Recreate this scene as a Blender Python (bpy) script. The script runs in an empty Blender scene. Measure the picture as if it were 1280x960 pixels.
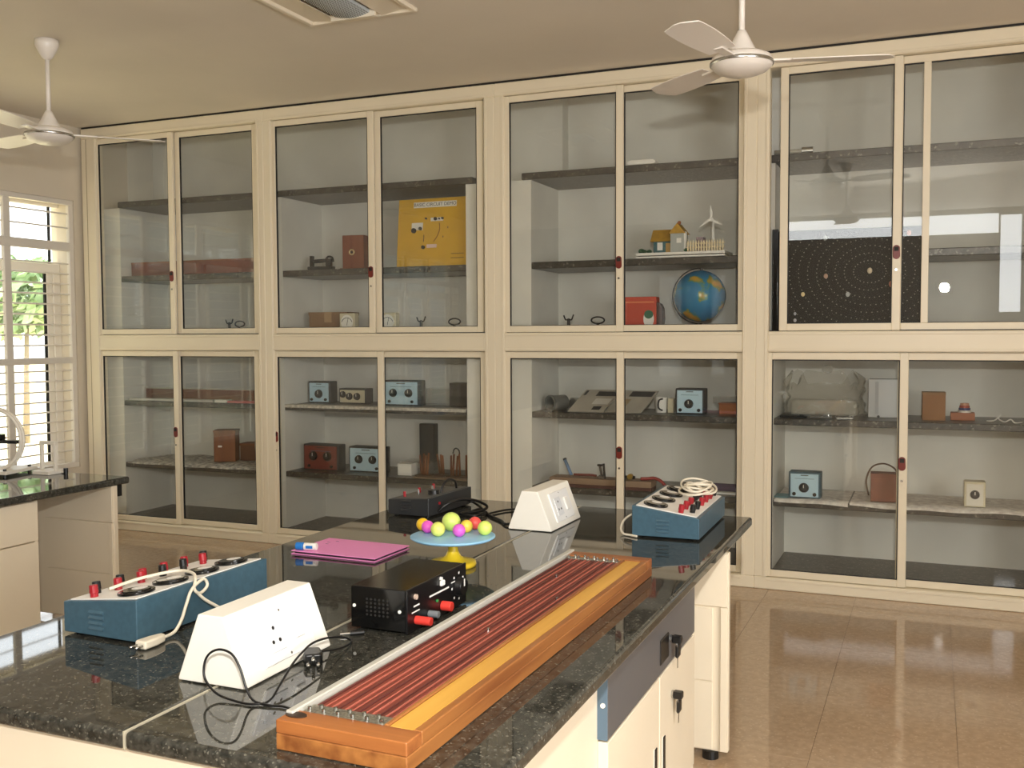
import bpy, bmesh, math, random
from mathutils import Vector, Matrix
R = math.radians
random.seed(7)
scene = bpy.context.scene
COL = scene.collection

# ------------------------------------------------------------------ camera, light, exposure
H = 1.55
cam_d = bpy.data.cameras.new('camera')
cam = bpy.data.objects.new('camera', cam_d); COL.objects.link(cam)
cam_d.sensor_width = 36.0; cam_d.lens = 36.0 * 1250 / 1280; cam_d.clip_start = 0.05; cam_d.clip_end = 200
_y, _p, _r = R(22.79), R(-2.845), R(-0.27)
fwd = Vector((-math.sin(_y) * math.cos(_p), math.cos(_y) * math.cos(_p), math.sin(_p)))
rt = Vector((math.cos(_y), math.sin(_y), 0)); up = rt.cross(fwd)
r2 = rt * math.cos(_r) + up * math.sin(_r); u2 = -rt * math.sin(_r) + up * math.cos(_r)
m = Matrix((r2, u2, -fwd)).transposed().to_4x4(); m.translation = (0, 0, H)
cam.matrix_world = m
scene.camera = cam

world = bpy.data.worlds.new('world'); scene.world = world; world.use_nodes = True
_bg = world.node_tree.nodes['Background']
_bg.inputs['Color'].default_value = (0.93, 0.97, 1.0, 1); _bg.inputs['Strength'].default_value = 3.2

def area(name, loc, rot, sx, sy, power, color):
    d = bpy.data.lights.new(name, 'AREA'); d.shape = 'RECTANGLE'; d.size = sx; d.size_y = sy
    d.energy = power; d.color = color
    o = bpy.data.objects.new(name, d); COL.objects.link(o); o.location = loc; o.rotation_euler = rot
    return o
DAY = (1.0, 0.985, 0.965)
area('right_fill_light', (3.28, -.4, 1.6), (0, R(90), 0), 1.9, 4.0, 175, DAY)          # fill light added out of view to brighten the room from the right
area('daylight_clerestory', (-0.57, -2.68, 3.015), (R(90), 0, 0), 2.75, 0.26, 7, DAY)       # ventilator strip in the wall behind
area('daylight_slot', (0.95, -2.68, 2.47), (R(90), 0, 0), 0.25, 1.3, 3.2, DAY)
_fl = bpy.data.lights.new('camera_flash', 'SPOT'); _fl.spot_size = R(150); _fl.spot_blend = 0.6; _fl.energy = 245; _fl.shadow_soft_size = 0.05; _fl.color = (1.0, 0.97, 0.92)
flash = bpy.data.objects.new('camera_flash', _fl); COL.objects.link(flash); flash.location = (0.12, -0.15, 2.06); flash.rotation_euler = (R(88), 0, R(22))
_sn = bpy.data.lights.new('sun', 'SUN'); _sn.energy = 14; _sn.angle = R(.6); _sn.color = (1, .97, .9)
sun = bpy.data.objects.new('sun', _sn); COL.objects.link(sun); sun.rotation_euler = (R(-42), R(5), 0)

vs = scene.view_settings
vs.view_transform = 'Standard'; vs.look = 'None'; vs.gamma = 1.0; vs.use_curve_mapping = False
vs.exposure = 0.24
scene.cycles.use_denoising = True
scene.cycles.max_bounces = 12; scene.cycles.transparent_max_bounces = 24
scene.cycles.diffuse_bounces = 5; scene.cycles.glossy_bounces = 5; scene.cycles.transmission_bounces = 8
scene.cycles.sample_clamp_indirect = 6.0

# ------------------------------------------------------------------ materials
def lin(c):
    return tuple(((v / 255) / 12.92 if v / 255 <= 0.04045 else ((v / 255 + 0.055) / 1.055) ** 2.4) for v in c) + (1,)
MATS = {}
def mat(name, rgb, rough=0.5, metal=0.0, spec=0.5, var=0.0, scale=8.0, stretch=(1, 1, 1), rgb2=None, bump=0.0, alpha=None, coat=0.0):
    if name in MATS: return MATS[name]
    mt = bpy.data.materials.new(name); mt.use_nodes = True; nt = mt.node_tree
    b = nt.nodes['Principled BSDF']
    b.inputs['Base Color'].default_value = lin(rgb); b.inputs['Roughness'].default_value = rough
    b.inputs['Metallic'].default_value = metal; b.inputs['Specular IOR Level'].default_value = spec
    b.inputs['Coat Weight'].default_value = coat; b.inputs['Coat Roughness'].default_value = 0.1
    if rgb2 is not None or var or bump:
        tc = nt.nodes.new('ShaderNodeTexCoord'); mp = nt.nodes.new('ShaderNodeMapping'); mp.inputs['Scale'].default_value = stretch
        nz = nt.nodes.new('ShaderNodeTexNoise'); nz.inputs['Scale'].default_value = scale; nz.inputs['Detail'].default_value = 6
        nt.links.new(tc.outputs['Object'], mp.inputs['Vector']); nt.links.new(mp.outputs['Vector'], nz.inputs['Vector'])
        cr = nt.nodes.new('ShaderNodeValToRGB')
        c2 = rgb2 if rgb2 is not None else tuple(max(0, v * (1 - var)) for v in rgb)
        cr.color_ramp.elements[0].position = 0.35; cr.color_ramp.elements[1].position = 0.68
        cr.color_ramp.elements[0].color = lin(c2); cr.color_ramp.elements[1].color = lin(rgb)
        nt.links.new(nz.outputs['Fac'], cr.inputs['Fac']); nt.links.new(cr.outputs['Color'], b.inputs['Base Color'])
        if bump:
            bp = nt.nodes.new('ShaderNodeBump'); bp.inputs['Strength'].default_value = bump; bp.inputs['Distance'].default_value = 0.002
            nt.links.new(nz.outputs['Fac'], bp.inputs['Height']); nt.links.new(bp.outputs['Normal'], b.inputs['Normal'])
    MATS[name] = mt
    return mt

def glass_mat(name, tint, ior=1.5, alpha_dirt=0.0):
    mt = bpy.data.materials.new(name); mt.use_nodes = True; nt = mt.node_tree; nt.nodes.clear()
    out = nt.nodes.new('ShaderNodeOutputMaterial'); mix = nt.nodes.new('ShaderNodeMixShader')
    tr = nt.nodes.new('ShaderNodeBsdfTransparent'); tr.inputs['Color'].default_value = tint
    gl = nt.nodes.new('ShaderNodeBsdfGlossy'); gl.inputs['Roughness'].default_value = 0.004; gl.inputs['Color'].default_value = (1, 1, 1, 1)
    fr = nt.nodes.new('ShaderNodeFresnel')
    ge = nt.nodes.new('ShaderNodeNewGeometry'); mr = nt.nodes.new('ShaderNodeMapRange')      # thin sheet: same reflectance from both sides
    mr.inputs['To Min'].default_value = ior; mr.inputs['To Max'].default_value = 1.0 / ior
    nt.links.new(ge.outputs['Backfacing'], mr.inputs['Value']); nt.links.new(mr.outputs['Result'], fr.inputs['IOR'])
    nt.links.new(fr.outputs['Fac'], mix.inputs['Fac']); nt.links.new(tr.outputs[0], mix.inputs[1]); nt.links.new(gl.outputs[0], mix.inputs[2])
    last = mix
    if alpha_dirt:
        df = nt.nodes.new('ShaderNodeBsdfDiffuse'); df.inputs['Color'].default_value = (0.8, 0.78, 0.72, 1)
        m2 = nt.nodes.new('ShaderNodeMixShader'); m2.inputs['Fac'].default_value = alpha_dirt
        nt.links.new(mix.outputs[0], m2.inputs[1]); nt.links.new(df.outputs[0], m2.inputs[2]); last = m2
    nt.links.new(last.outputs[0], out.inputs['Surface'])
    MATS[name] = mt
    return mt

def granite(name, dark, light, rough, scale=90.0, fleck=(150, 150, 140)):
    mt = bpy.data.materials.new(name); mt.use_nodes = True; nt = mt.node_tree; b = nt.nodes['Principled BSDF']
    tc = nt.nodes.new('ShaderNodeTexCoord')
    n1 = nt.nodes.new('ShaderNodeTexNoise'); n1.inputs['Scale'].default_value = scale * .35; n1.inputs['Detail'].default_value = 8
    n2 = nt.nodes.new('ShaderNodeTexVoronoi'); n2.inputs['Scale'].default_value = scale * 1.5
    cr = nt.nodes.new('ShaderNodeValToRGB'); cr.color_ramp.elements[0].position = .38; cr.color_ramp.elements[1].position = .66
    cr.color_ramp.elements[0].color = lin(dark); cr.color_ramp.elements[1].color = lin(light)
    c2 = nt.nodes.new('ShaderNodeValToRGB'); c2.color_ramp.elements[0].position = 0.90; c2.color_ramp.elements[1].position = 1.0
    mx = nt.nodes.new('ShaderNodeMix'); mx.data_type = 'RGBA'
    for n in (n1, n2): nt.links.new(tc.outputs['Object'], n.inputs['Vector'])
    nt.links.new(n1.outputs['Fac'], cr.inputs['Fac'])
    sp = nt.nodes.new('ShaderNodeSeparateColor'); nt.links.new(n2.outputs['Color'], sp.inputs['Color'])
    nt.links.new(sp.outputs[0], c2.inputs['Fac']); nt.links.new(c2.outputs['Color'], mx.inputs['Factor'])
    nt.links.new(cr.outputs['Color'], mx.inputs['A']); mx.inputs['B'].default_value = lin(fleck)
    nt.links.new(mx.outputs['Result'], b.inputs['Base Color'])
    b.inputs['Roughness'].default_value = rough; b.inputs['Specular IOR Level'].default_value = 0.6
    MATS[name] = mt
    return mt

def wood(name, c1, c2, axis='Y', scale=14, rough=0.4, stretchk=0.06):
    st = {'X': (stretchk, 1, 1), 'Y': (1, stretchk, 1), 'Z': (1, 1, stretchk)}[axis]
    return mat(name, c1, rough=rough, rgb2=c2, scale=scale, stretch=st)

M_CEIL = mat('ceiling_paint', (232, 224, 210), .85, var=.03, scale=1.2)
M_WALL = mat('wall_paint', (222, 212, 194), .8, var=.03, scale=2)
M_NICHE = mat('niche_paint', (238, 236, 228), .85, var=.05, scale=3)
M_CREAM = mat('cream_aluminium', (236, 225, 200), .38, var=.02, scale=2)
M_CREAM2 = mat('cream_groove', (170, 155, 122), .5)
M_BENCH = mat('cream_board', (238, 226, 202), .45, var=.02, scale=3)
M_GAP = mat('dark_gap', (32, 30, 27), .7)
M_GLASS = glass_mat('cabinet_glass', (0.965, 0.97, 0.955, 1), 1.5, 0.006)
M_WGLASS = glass_mat('window_glass', (0.97, 0.98, 0.98, 1), 1.45)
M_CLEAR = glass_mat('clear_plastic', (0.93, 0.93, 0.92, 1), 1.35, 0.12)
M_GRAN = granite('black_granite', (42, 42, 38), (74, 73, 66), 0.03, 170, (112, 110, 100))
M_SHELF = granite('grey_granite_shelf', (54, 51, 46), (78, 74, 67), 0.35, 60, (130, 125, 115))
M_SEAL = mat('white_sealant', (190, 182, 160), .6)
M_TILE = granite('tan_floor_stone', (176, 150, 120), (190, 163, 132), 0.06, 90, (200, 174, 144))
M_JOINT = mat('floor_joint', (130, 104, 78), .6)
M_WFRAME = mat('window_paint', (228, 222, 212), .45)
M_GASKET = mat('black_gasket', (22, 22, 22), .6)
M_FAN = mat('fan_enamel', (236, 230, 222), .3)
M_WHITE = mat('white_plastic', (246, 243, 232), .42)
M_WHITE2 = mat('white_print', (240, 238, 232), .5)
M_STEEL = mat('steel', (190, 190, 186), .25, 1.0)
M_BLACK = mat('black_plastic', (20, 20, 20), .35)
M_GLOSSBLACK = mat('gloss_black_enamel', (15, 15, 15), .12)
M_BLUE = mat('blue_hammer_paint', (68, 98, 114), .35, var=.08, scale=60, bump=.1)
M_RED = mat('red_plastic', (158, 30, 40), .35)
M_REDB = mat('bright_red_plastic', (240, 70, 60), .4)
M_LOCK = mat('maroon_plastic', (118, 38, 26), .4)
M_DIALGLASS = mat('dark_dial_face', (34, 34, 32), .06)
M_CORD = mat('cream_cord', (232, 224, 204), .5)
M_GREY = mat('slate_drawer_paint', (92, 94, 98), .28)
M_GREYEDGE = mat('slate_edge_band', (88, 110, 128), .4)

# ------------------------------------------------------------------ geometry helpers
class MB:
    def __init__(s): s.v = []; s.f = []
    def add(s, vs_, fs):
        n = len(s.v); s.v += [tuple(q) for q in vs_]; s.f += [tuple(i + n for i in f) for f in fs]; return s
    def box(s, x0, y0, z0, x1, y1, z1, M=None):
        c = [(x0, y0, z0), (x1, y0, z0), (x1, y1, z0), (x0, y1, z0), (x0, y0, z1), (x1, y0, z1), (x1, y1, z1), (x0, y1, z1)]
        if M is not None: c = [M @ Vector(q) for q in c]
        return s.add(c, [(0, 3, 2, 1), (4, 5, 6, 7), (0, 1, 5, 4), (1, 2, 6, 5), (2, 3, 7, 6), (3, 0, 4, 7)])
    def prism(s, poly, a0, a1, axis='Y'):
        """poly: list of (u, v). axis Y: u->x v->z ; axis X: u->y v->z ; axis Z: u->x v->y"""
        n = len(poly); vv = []
        for a in (a0, a1):
            for (u, w) in poly:
                vv.append((u, a, w) if axis == 'Y' else (a, u, w) if axis == 'X' else (u, w, a))
        fs = [tuple(range(n)), tuple(range(2 * n - 1, n - 1, -1))]
        for i in range(n):
            j = (i + 1) % n; fs.append((i, i + n, j + n, j))
        return s.add(vv, fs)
    def cyl(s, p0, p1, r0, r1=None, n=16, cap=True):
        r1 = r0 if r1 is None else r1
        p0 = Vector(p0); p1 = Vector(p1); d = (p1 - p0).normalized()
        a = Vector((1, 0, 0)) if abs(d.x) < .9 else Vector((0, 1, 0)); u = d.cross(a).normalized(); w = d.cross(u)
        vv = []
        for p, r in ((p0, r0), (p1, r1)):
            for i in range(n):
                t = 2 * math.pi * i / n; vv.append(p + (u * math.cos(t) + w * math.sin(t)) * r)
        fs = [(i, (i + 1) % n, (i + 1) % n + n, i + n) for i in range(n)]
        if cap: fs += [tuple(range(n - 1, -1, -1)), tuple(range(n, 2 * n))]
        return s.add(vv, fs)
    def lathe(s, prof, c=(0, 0, 0), n=32):
        vv = []; fs = []
        for (r, z) in prof:
            for i in range(n):
                t = 2 * math.pi * i / n; vv.append((c[0] + r * math.cos(t), c[1] + r * math.sin(t), c[2] + z))
        for k in range(len(prof) - 1):
            for i in range(n):
                j = (i + 1) % n; fs.append((k * n + i, k * n + j, (k + 1) * n + j, (k + 1) * n + i))
        return s.add(vv, fs)
    def sphere(s, c, r, nu=20, nv=12, sq=(1, 1, 1)):
        prof = []
        vv = []; fs = []
        for k in range(nv + 1):
            ph = math.pi * k / nv - math.pi / 2
            for i in range(nu):
                t = 2 * math.pi * i / nu
                vv.append((c[0] + r * sq[0] * math.cos(ph) * math.cos(t), c[1] + r * sq[1] * math.cos(ph) * math.sin(t), c[2] + r * sq[2] * math.sin(ph)))
        for k in range(nv):
            for i in range(nu):
                j = (i + 1) % nu; fs.append((k * nu + i, k * nu + j, (k + 1) * nu + j, (k + 1) * nu + i))
        return s.add(vv, fs)
    def tube(s, pts, r, n=8, closed=False, sub=6):
        P = [Vector(p) for p in pts]
        Q = []
        L = len(P)
        if L > 2:
            rng = range(L) if closed else range(L - 1)
            for i in rng:
                p0 = P[(i - 1) % L] if (closed or i > 0) else P[0]; p1 = P[i]; p2 = P[(i + 1) % L]
                p3 = P[(i + 2) % L] if (closed or i + 2 < L) else P[-1]
                for k in range(sub):
                    t = k / sub
                    Q.append(.5 * ((2 * p1) + (-p0 + p2) * t + (2 * p0 - 5 * p1 + 4 * p2 - p3) * t * t + (-p0 + 3 * p1 - 3 * p2 + p3) * t ** 3))
            if not closed: Q.append(P[-1])
        else: Q = P
        N = len(Q); vv = []; fs = []; prev = None
        for i in range(N):
            a = Q[(i - 1) % N] if (closed or i > 0) else Q[i]; b = Q[(i + 1) % N] if (closed or i < N - 1) else Q[i]
            d = (b - a).normalized()
            if prev is None:
                g = Vector((0, 0, 1)) if abs(d.z) < .9 else Vector((1, 0, 0)); u = d.cross(g).normalized()
            else: u = (prev - d * prev.dot(d)).normalized()
            prev = u; w = d.cross(u)
            for k in range(n):
                t = 2 * math.pi * k / n; vv.append(Q[i] + (u * math.cos(t) + w * math.sin(t)) * r)
        for i in range(N if closed else N - 1):
            i2 = (i + 1) % N
            for k in range(n):
                k2 = (k + 1) % n; fs.append((i * n + k, i * n + k2, i2 * n + k2, i2 * n + k))
        if not closed: fs += [tuple(range(n - 1, -1, -1)), tuple(range((N - 1) * n, N * n))]
        return s.add(vv, fs)
    def mesh(s, name, material, smooth=False):
        me = bpy.data.meshes.new(name); me.from_pydata(s.v, [], s.f); me.validate(); 
        bm = bmesh.new(); bm.from_mesh(me); bmesh.ops.recalc_face_normals(bm, faces=bm.faces); bm.to_mesh(me); bm.free()
        if material: me.materials.append(material)
        if smooth: me.polygons.foreach_set('use_smooth', [True] * len(me.polygons))
        me.update(); return me
    def build(s, name, material, parent=None, smooth=False, bevel=0.0, seg=2, loc=None, rot=None):
        o = bpy.data.objects.new(name, s.mesh(name, material, smooth)); COL.objects.link(o)
        if parent is not None: o.parent = parent
        if loc is not None: o.location = loc
        if rot is not None: o.rotation_euler = rot
        if bevel:
            md = o.modifiers.new('bevel', 'BEVEL'); md.width = bevel; md.segments = seg; md.limit_method = 'ANGLE'; md.angle_limit = R(40)
            if smooth is None or seg > 1: 
                o.data.polygons.foreach_set('use_smooth', [True] * len(o.data.polygons))
                md.harden_normals = True
        return o

def B(x0, y0, z0, x1, y1, z1): return MB().box(min(x0, x1), min(y0, y1), min(z0, z1), max(x0, x1), max(y0, y1), max(z0, z1))
def tag(o, label, cat, group=None, kind=None):
    o['label'] = label
    if cat: o['category'] = cat
    if group: o['group'] = group
    if kind: o['kind'] = kind
    return o
def thing(name, label, cat, loc=(0, 0, 0), rz=0.0, group=None, rot=None):
    o = bpy.data.objects.new(name, None); COL.objects.link(o); o.empty_display_size = .05
    o.location = loc; o.rotation_euler = rot if rot else (0, 0, rz)
    return tag(o, label, cat, group)
def struct(o, label=None):
    o['kind'] = 'structure'
    if label: o['label'] = label
    return o
def share(name, me, parent, loc, rot=(0, 0, 0), scale=(1, 1, 1)):
    o = bpy.data.objects.new(name, me); COL.objects.link(o); o.parent = parent; o.location = loc; o.rotation_euler = rot; o.scale = scale
    return o
def text(name, body, size, parent, loc, rot, material, align='CENTER', extrude=0.0003):
    c = bpy.data.curves.new(name, 'FONT'); c.body = body; c.size = size; c.align_x = align; c.align_y = 'CENTER'; c.extrude = extrude
    c.materials.append(material)
    t_ = bpy.data.objects.new(name, c); COL.objects.link(t_); bpy.context.view_layer.update()
    me = bpy.data.meshes.new_from_object(t_.evaluated_get(bpy.context.evaluated_depsgraph_get())); me.name = name
    bpy.data.objects.remove(t_)
    o = bpy.data.objects.new(name, me); COL.objects.link(o); o.parent = parent; o.location = loc; o.rotation_euler = rot
    return o

# ------------------------------------------------------------------ dimensions
XL, XR = -6.33, 3.2
YF, Y0, YB = -2.6, 6.116, 6.766       # wall behind camera, cabinet front, niche back wall
ZC = 3.215
T_TOP = .8

# ------------------------------------------------------------------ room shell
fl = struct(B(XL - .25, YF - .25, -.12, XR + .25, YB + .2, -.006).build('floor', M_JOINT), 'polished tan stone floor')
tile_me = B(0, 0, -.006, .4985, .6985, 0).mesh('tile', M_TILE)
ix0 = .11 - .5 * 13
for i in range(20):
    for j in range(13):
        x = ix0 + i * .5; y = 5.8 - .7 * 11 - .7 + j * .7
        if x + .5 < XL + .01 or x > XR or y > Y0 + .05: continue
        o = share('tile', tile_me, fl, (x, y, 0))
struct(B(XL - .25, YF - .25, ZC, XR + .25, YB + .2, ZC + .12).build('ceiling', M_CEIL), 'plain beige painted ceiling')

def wall_x(name, x0, x1, ya, yb, holes, material, label):
    """wall slab across X with rectangular holes (y0,y1,z0,z1)"""
    mb = MB(); ys = sorted({ya, yb, *[h[0] for h in holes], *[h[1] for h in holes]}); zs = sorted({0, ZC, *[h[2] for h in holes], *[h[3] for h in holes]})
    for a, b in zip(ys, ys[1:]):
        for c, d in zip(zs, zs[1:]):
            my, mz = (a + b) / 2, (c + d) / 2
            if any(h[0] < my < h[1] and h[2] < mz < h[3] for h in holes): continue
            mb.box(x0, a, c, x1, b, d)
    return struct(mb.build(name, material), label)
def wall_y(name, y0, y1, xa, xb, holes, material, label):
    mb = MB(); xs = sorted({xa, xb, *[h[0] for h in holes], *[h[1] for h in holes]}); zs = sorted({0, ZC, *[h[2] for h in holes], *[h[3] for h in holes]})
    for a, b in zip(xs, xs[1:]):
        for c, d in zip(zs, zs[1:]):
            mx, mz = (a + b) / 2, (c + d) / 2
            if any(h[0] < mx < h[1] and h[2] < mz < h[3] for h in holes): continue
            mb.box(a, y0, c, b, y1, d)
    return struct(mb.build(name, material), label)

W1 = (3.72, 6.06, .5, 2.63); W2 = (-.8, 1.4, .5, 2.63)
wall_x('wall_left', XL - .25, XL, YF, YB, [W1, W2], M_WALL, 'beige painted wall with barred windows')
WR = [(-2.4, -1.15, .65, 2.55), (-1.0, .25, .65, 2.55), (.4, 1.6, .65, 2.55)]  # unseen openings, added to go with the right fill light
wall_x('wall_right', XR, XR + .06, YF, YB, WR, M_WALL, 'beige wall with openings added for the right fill light')
wall_y('wall_front', YF - .06, YF, XL, XR, [(-1.95, .8, 2.88, 3.15), (.82, 1.08, 1.82, 3.12), (-3.85, -3.5, .9, 2.45), (-3.05, -2.85, .9, 2.45)], mat('taupe_paint', (150, 140, 124), .85, var=.03, scale=2), 'taupe wall behind the benches with a ventilator strip')
M_FROST = glass_mat('frosted_film', (0.9, 0.92, 0.92, 1), 1.45, 0.62)
for i, (a, b) in enumerate(((-3.85, -3.5), (-3.05, -2.85))):
    rr = bpy.data.objects.new('window_%d' % (6 + i), None); COL.objects.link(rr); rr.location = ((a + b) / 2, YF, .9); struct(rr, 'narrow frosted window in the wall behind the benches')
    B(-(b - a) / 2, -.04, 0, (b - a) / 2, -.034, 1.55).build('pane', M_FROST, rr)
    for z in (0, .755, 1.51): B(-(b - a) / 2, -.05, z, (b - a) / 2, -.02, z + .04).build('window_frame', M_WFRAME, rr)
wall_y('wall_back', YB, YB + .15, XL, XR, [], M_NICHE, 'pale plastered back wall of the shelf niches')
struct(B(.80, Y0 + .01, 0, XR, YB, ZC).build('wall_back_right', M_WALL), 'beige wall beside the cabinets')
ZS = 2.575                       # underside of the top slab; the piers stop below it
for nm, a, b in (('wall_pier_1', XL, -6.03), ('wall_pier_2', -4.59, -4.47), ('wall_pier_3', -2.957, -2.477), ('wall_pier_4', -1.03, -.888), ('wall_pier_5', .62, .80)):
    struct(B(a, 6.236, 0, b, YB, ZS).build(nm, M_NICHE), 'pale plastered pier between shelf niches')
for nm, a, b in (('wall_column_1', -2.86, -2.40), ('wall_column_2', -6.33, -6.05)):
    struct(B(a, YB - .12, ZS + .045, b, YB, ZC).build(nm, M_NICHE), 'pale plastered column above the top slab')

# windows in the left wall: barred grille inside, sliding sashes outside
def window(name, w, label):
    y0, y1, z0, z1 = w
    root = bpy.data.objects.new(name, None); COL.objects.link(root); root.location = (XL, (y0 + y1) / 2, z0); struct(root, label)
    oy, oz = -(y0 + y1) / 2, -z0
    def bx(n, xa, a, b, xb, c, d, m_, bev=.004): return B(xa - XL, a + oy, b + oz, xb - XL, c + oy, d + oz).build(n, m_, root, bevel=bev, seg=1)
    # inner grille frame
    xg0, xg1 = XL - .045, XL - .01
    bx('grille_frame', xg0, y0, z1 - .04, xg1, y1, z1, M_WFRAME); bx('grille_frame', xg0, y0, z0, xg1, y1, z0 + .04, M_WFRAME)
    bx('grille_frame', xg0, y0, z0 + .04, xg1, y0 + .04, z1 - .04, M_WFRAME); bx('grille_frame', xg0, y1 - .045, z0 + .04, xg1, y1, z1 - .04, M_WFRAME)
    yy = y1 - .655
    while yy > y0 + .2:
        bx('mullion', xg0, yy, z0 + .04, xg1, yy + .06, z1 - .04, M_WFRAME); yy -= .64
    for (a, b) in ((2.225, 2.295), (1.335, 1.385)): bx('transom', xg0 - .002, y0 + .04, a, xg1 + .002, y1 - .04, b, M_WFRAME)
    rod = MB().cyl((0, -(y1 - y0) / 2, 0), (0, (y1 - y0) / 2, 0), .0065, n=6).mesh('rod', M_WFRAME)
    zz = [2.52, 2.41] + [2.125 - .0805 * i for i in range(9)] + [1.28 - .0805 * i for i in range(9)]
    for z in zz: share('rod', rod, root, (XL - .03 - XL, 0, z + oz))
    # outer sashes
    xs0, xs1 = XL - .21, XL - .165
    bx('window_frame', xs0, y0, z1 - .05, xs1, y1, z1, M_WFRAME); bx('window_frame', xs0, y0, z0, xs1, y1, z0 + .05, M_WFRAME)
    bx('window_frame', xs0, y0, 2.06, xs1, y1, 2.13, M_WFRAME)
    yy = y1; k = 0
    bx('window_frame', xs0, y1 - .07, z0 + .05, xs1, y1, 2.06, M_WFRAME); bx('window_frame', xs0, y0, z0 + .05, xs1, y0 + .07, 2.06, M_WFRAME)
    n = 3; wd = (y1 - y0 - .14) / n
    for i in range(n):
        a = y0 + .07 + i * wd; b = a + wd; xo = -.012 if i % 2 else .0
        s = bx('sash', xs0 + .006 + xo, a, z0 + .05, xs1 - .012 + xo, a + .055, 2.06, M_WFRAME)
        s2 = bx('sash', xs0 + .006 + xo, b - .055, z0 + .05, xs1 - .012 + xo, b, 2.06, M_WFRAME)
        bx('gasket', xs0 + .012 + xo, b - .075, z0 + .05, xs1 - .02 + xo, b - .055, 2.06, M_GASKET, 0)
        bx('pane', xs0 + .014 + xo, a + .055, z0 + .05, xs0 + .019 + xo, b - .075, 2.06, M_WGLASS, 0)
        bx('pane', xs0 + .014, a + .01, 2.13, xs0 + .019, b - .01, z1 - .05, M_WGLASS, 0)
        bx('gasket', xs0 + .012, b - .02, 2.13, xs1 - .02, b, z1 - .05, M_GASKET, 0)
    bx('reveal_sill', XL - .165, y0, z0 - .001, XL - .046, y1, z0 + .012, M_WALL, 0)
    return root
window('window_1', W1, 'white barred window with sliding sashes beside the cabinets')
window('window_2', W2, 'white barred window further along the same wall')
for i, h in enumerate(WR):
    root = bpy.data.objects.new('window_%d' % (i + 3), None); COL.objects.link(root); root.location = (XR, (h[0] + h[1]) / 2, h[2]); struct(root, 'window opening in the wall opposite the barred windows')
    hw = (h[1] - h[0]) / 2; hh = h[3] - h[2]
    for a in (-hw, -.02, hw - .04): B(.01, a, 0, .045, a + .04, hh).build('window_frame', M_WFRAME, root)
    for a in (0, hh - .04): B(.01, -hw, a, .045, hw, a + .04).build('window_frame', M_WFRAME, root)

# ------------------------------------------------------------------ outside the window
M_YARD = mat('dry_yard', (214, 200, 160), .9, var=.1, scale=.6)
yd = struct(B(-60, -30, -.35, XL - .6, 60, -.3).build('ground', M_YARD), 'pale dry yard outside the window')
def leaf_mat(n, c, c2): return mat(n, c, .6, rgb2=c2, scale=3)
def tree(loc, h, r, label, seed, m_):
    rnd = random.Random(seed)
    root = thing('garden_tree', label, 'tree', loc)
    MB().cyl((0, 0, 0), (.1, 0, h * .8), .06, .03, 10).build('trunk', mat('bark', (150, 136, 116), .9), root, smooth=True)
    mb = MB()
    for i in range(900):
        while True:
            p = Vector((rnd.uniform(-1, 1), rnd.uniform(-1, 1), rnd.uniform(-1, 1)))
            if p.length < 1 and p.length > .25: break
        c = Vector((p.x * r, p.y * r, h * .82 + p.z * h * .22)); s = rnd.uniform(.10, .22)
        a = Vector((rnd.uniform(-1, 1), rnd.uniform(-1, 1), rnd.uniform(-1, 1))).normalized(); b = a.orthogonal().normalized(); d = a.cross(b)
        mb.add([c - b * s, c + d * s * .5, c + b * s, c - d * s * .5], [(0, 1, 2, 3)])
    o = mb.build('foliage', m_, root); o['kind'] = 'stuff'
blk = thing('reflection_dimmer_block', 'unseen grey block added outside to dim the window reflections in the cabinet glass', 'building', (-11.5, -5.0, -.3))  # added block, hides bright sky from the cabinet glass reflections
blk['kind'] = 'structure'
M_BLK = mat('grey_render', (118, 122, 114), .9, var=.06, scale=.8)
B(-2, -13, 0, 2, 8.2, 7.5).build('wall_block', M_BLK, blk)
for i in range(6):
    for zz in (1.0, 4.2): B(1.98, -11.5 + i * 3.3, zz, 2.02, -10.0 + i * 3.3, zz + 1.5).build('window', mat('block_window', (60, 66, 70), .2), blk)
B(-2.15, -13.2, 7.5, 2.15, 8.4, 7.7).build('parapet', M_BLK, blk)
tree((-14.5, 12.7, -.3), 3.1, 1.0, 'leafy green tree in the yard outside the barred window', 3, leaf_mat('leaf_green', (182, 200, 160), (142, 168, 116)))

# ------------------------------------------------------------------ granite shelves in the niches
BAYS = [(-6.03, -4.59), (-4.47, -2.957), (-2.477, -1.03), (-.888, .62)]
SH = [('deck', .05, .10), ('low', .49, .53), ('mid', .99, 1.03), ('waist', 1.49, 1.545), ('high', 1.985, 2.03), ('top', 2.575, 2.62)]
SLAB = {
 (0, 'low'): 'granite shelf slab under crumpled newspapers and a brown wooden box, bay beside the window',
 (0, 'mid'): 'granite shelf slab carrying a long brown board, lower cabinet beside the window',
 (0, 'high'): 'granite shelf slab carrying a long reddish board, upper cabinet beside the window',
 (0, 'top'): 'empty topmost granite slab above the reddish board',
 (1, 'low'): 'granite shelf slab carrying the maroon two-dial meter and wooden sticks',
 (1, 'mid'): 'granite shelf slab edged with paper, carrying blue meters in second bay',
 (1, 'high'): 'granite shelf slab carrying the yellow circuit board',
 (1, 'top'): 'topmost granite slab above the yellow circuit board',
 (2, 'low'): 'granite shelf slab carrying a plank with clamps, behind the white socket box',
 (2, 'mid'): 'granite shelf slab carrying leaning boards and tins',
 (2, 'high'): 'granite shelf slab carrying the model farm and wind turbine',
 (2, 'top'): 'topmost granite slab above the model farm, holding folded paper',
 (3, 'low'): 'granite shelf slab covered with newspaper below the plastic bag',
 (3, 'mid'): 'granite shelf slab carrying the plastic bag and white box',
 (3, 'high'): 'granite shelf slab behind the black planet board',
 (3, 'top'): 'topmost granite slab above the black planet board'}
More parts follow.
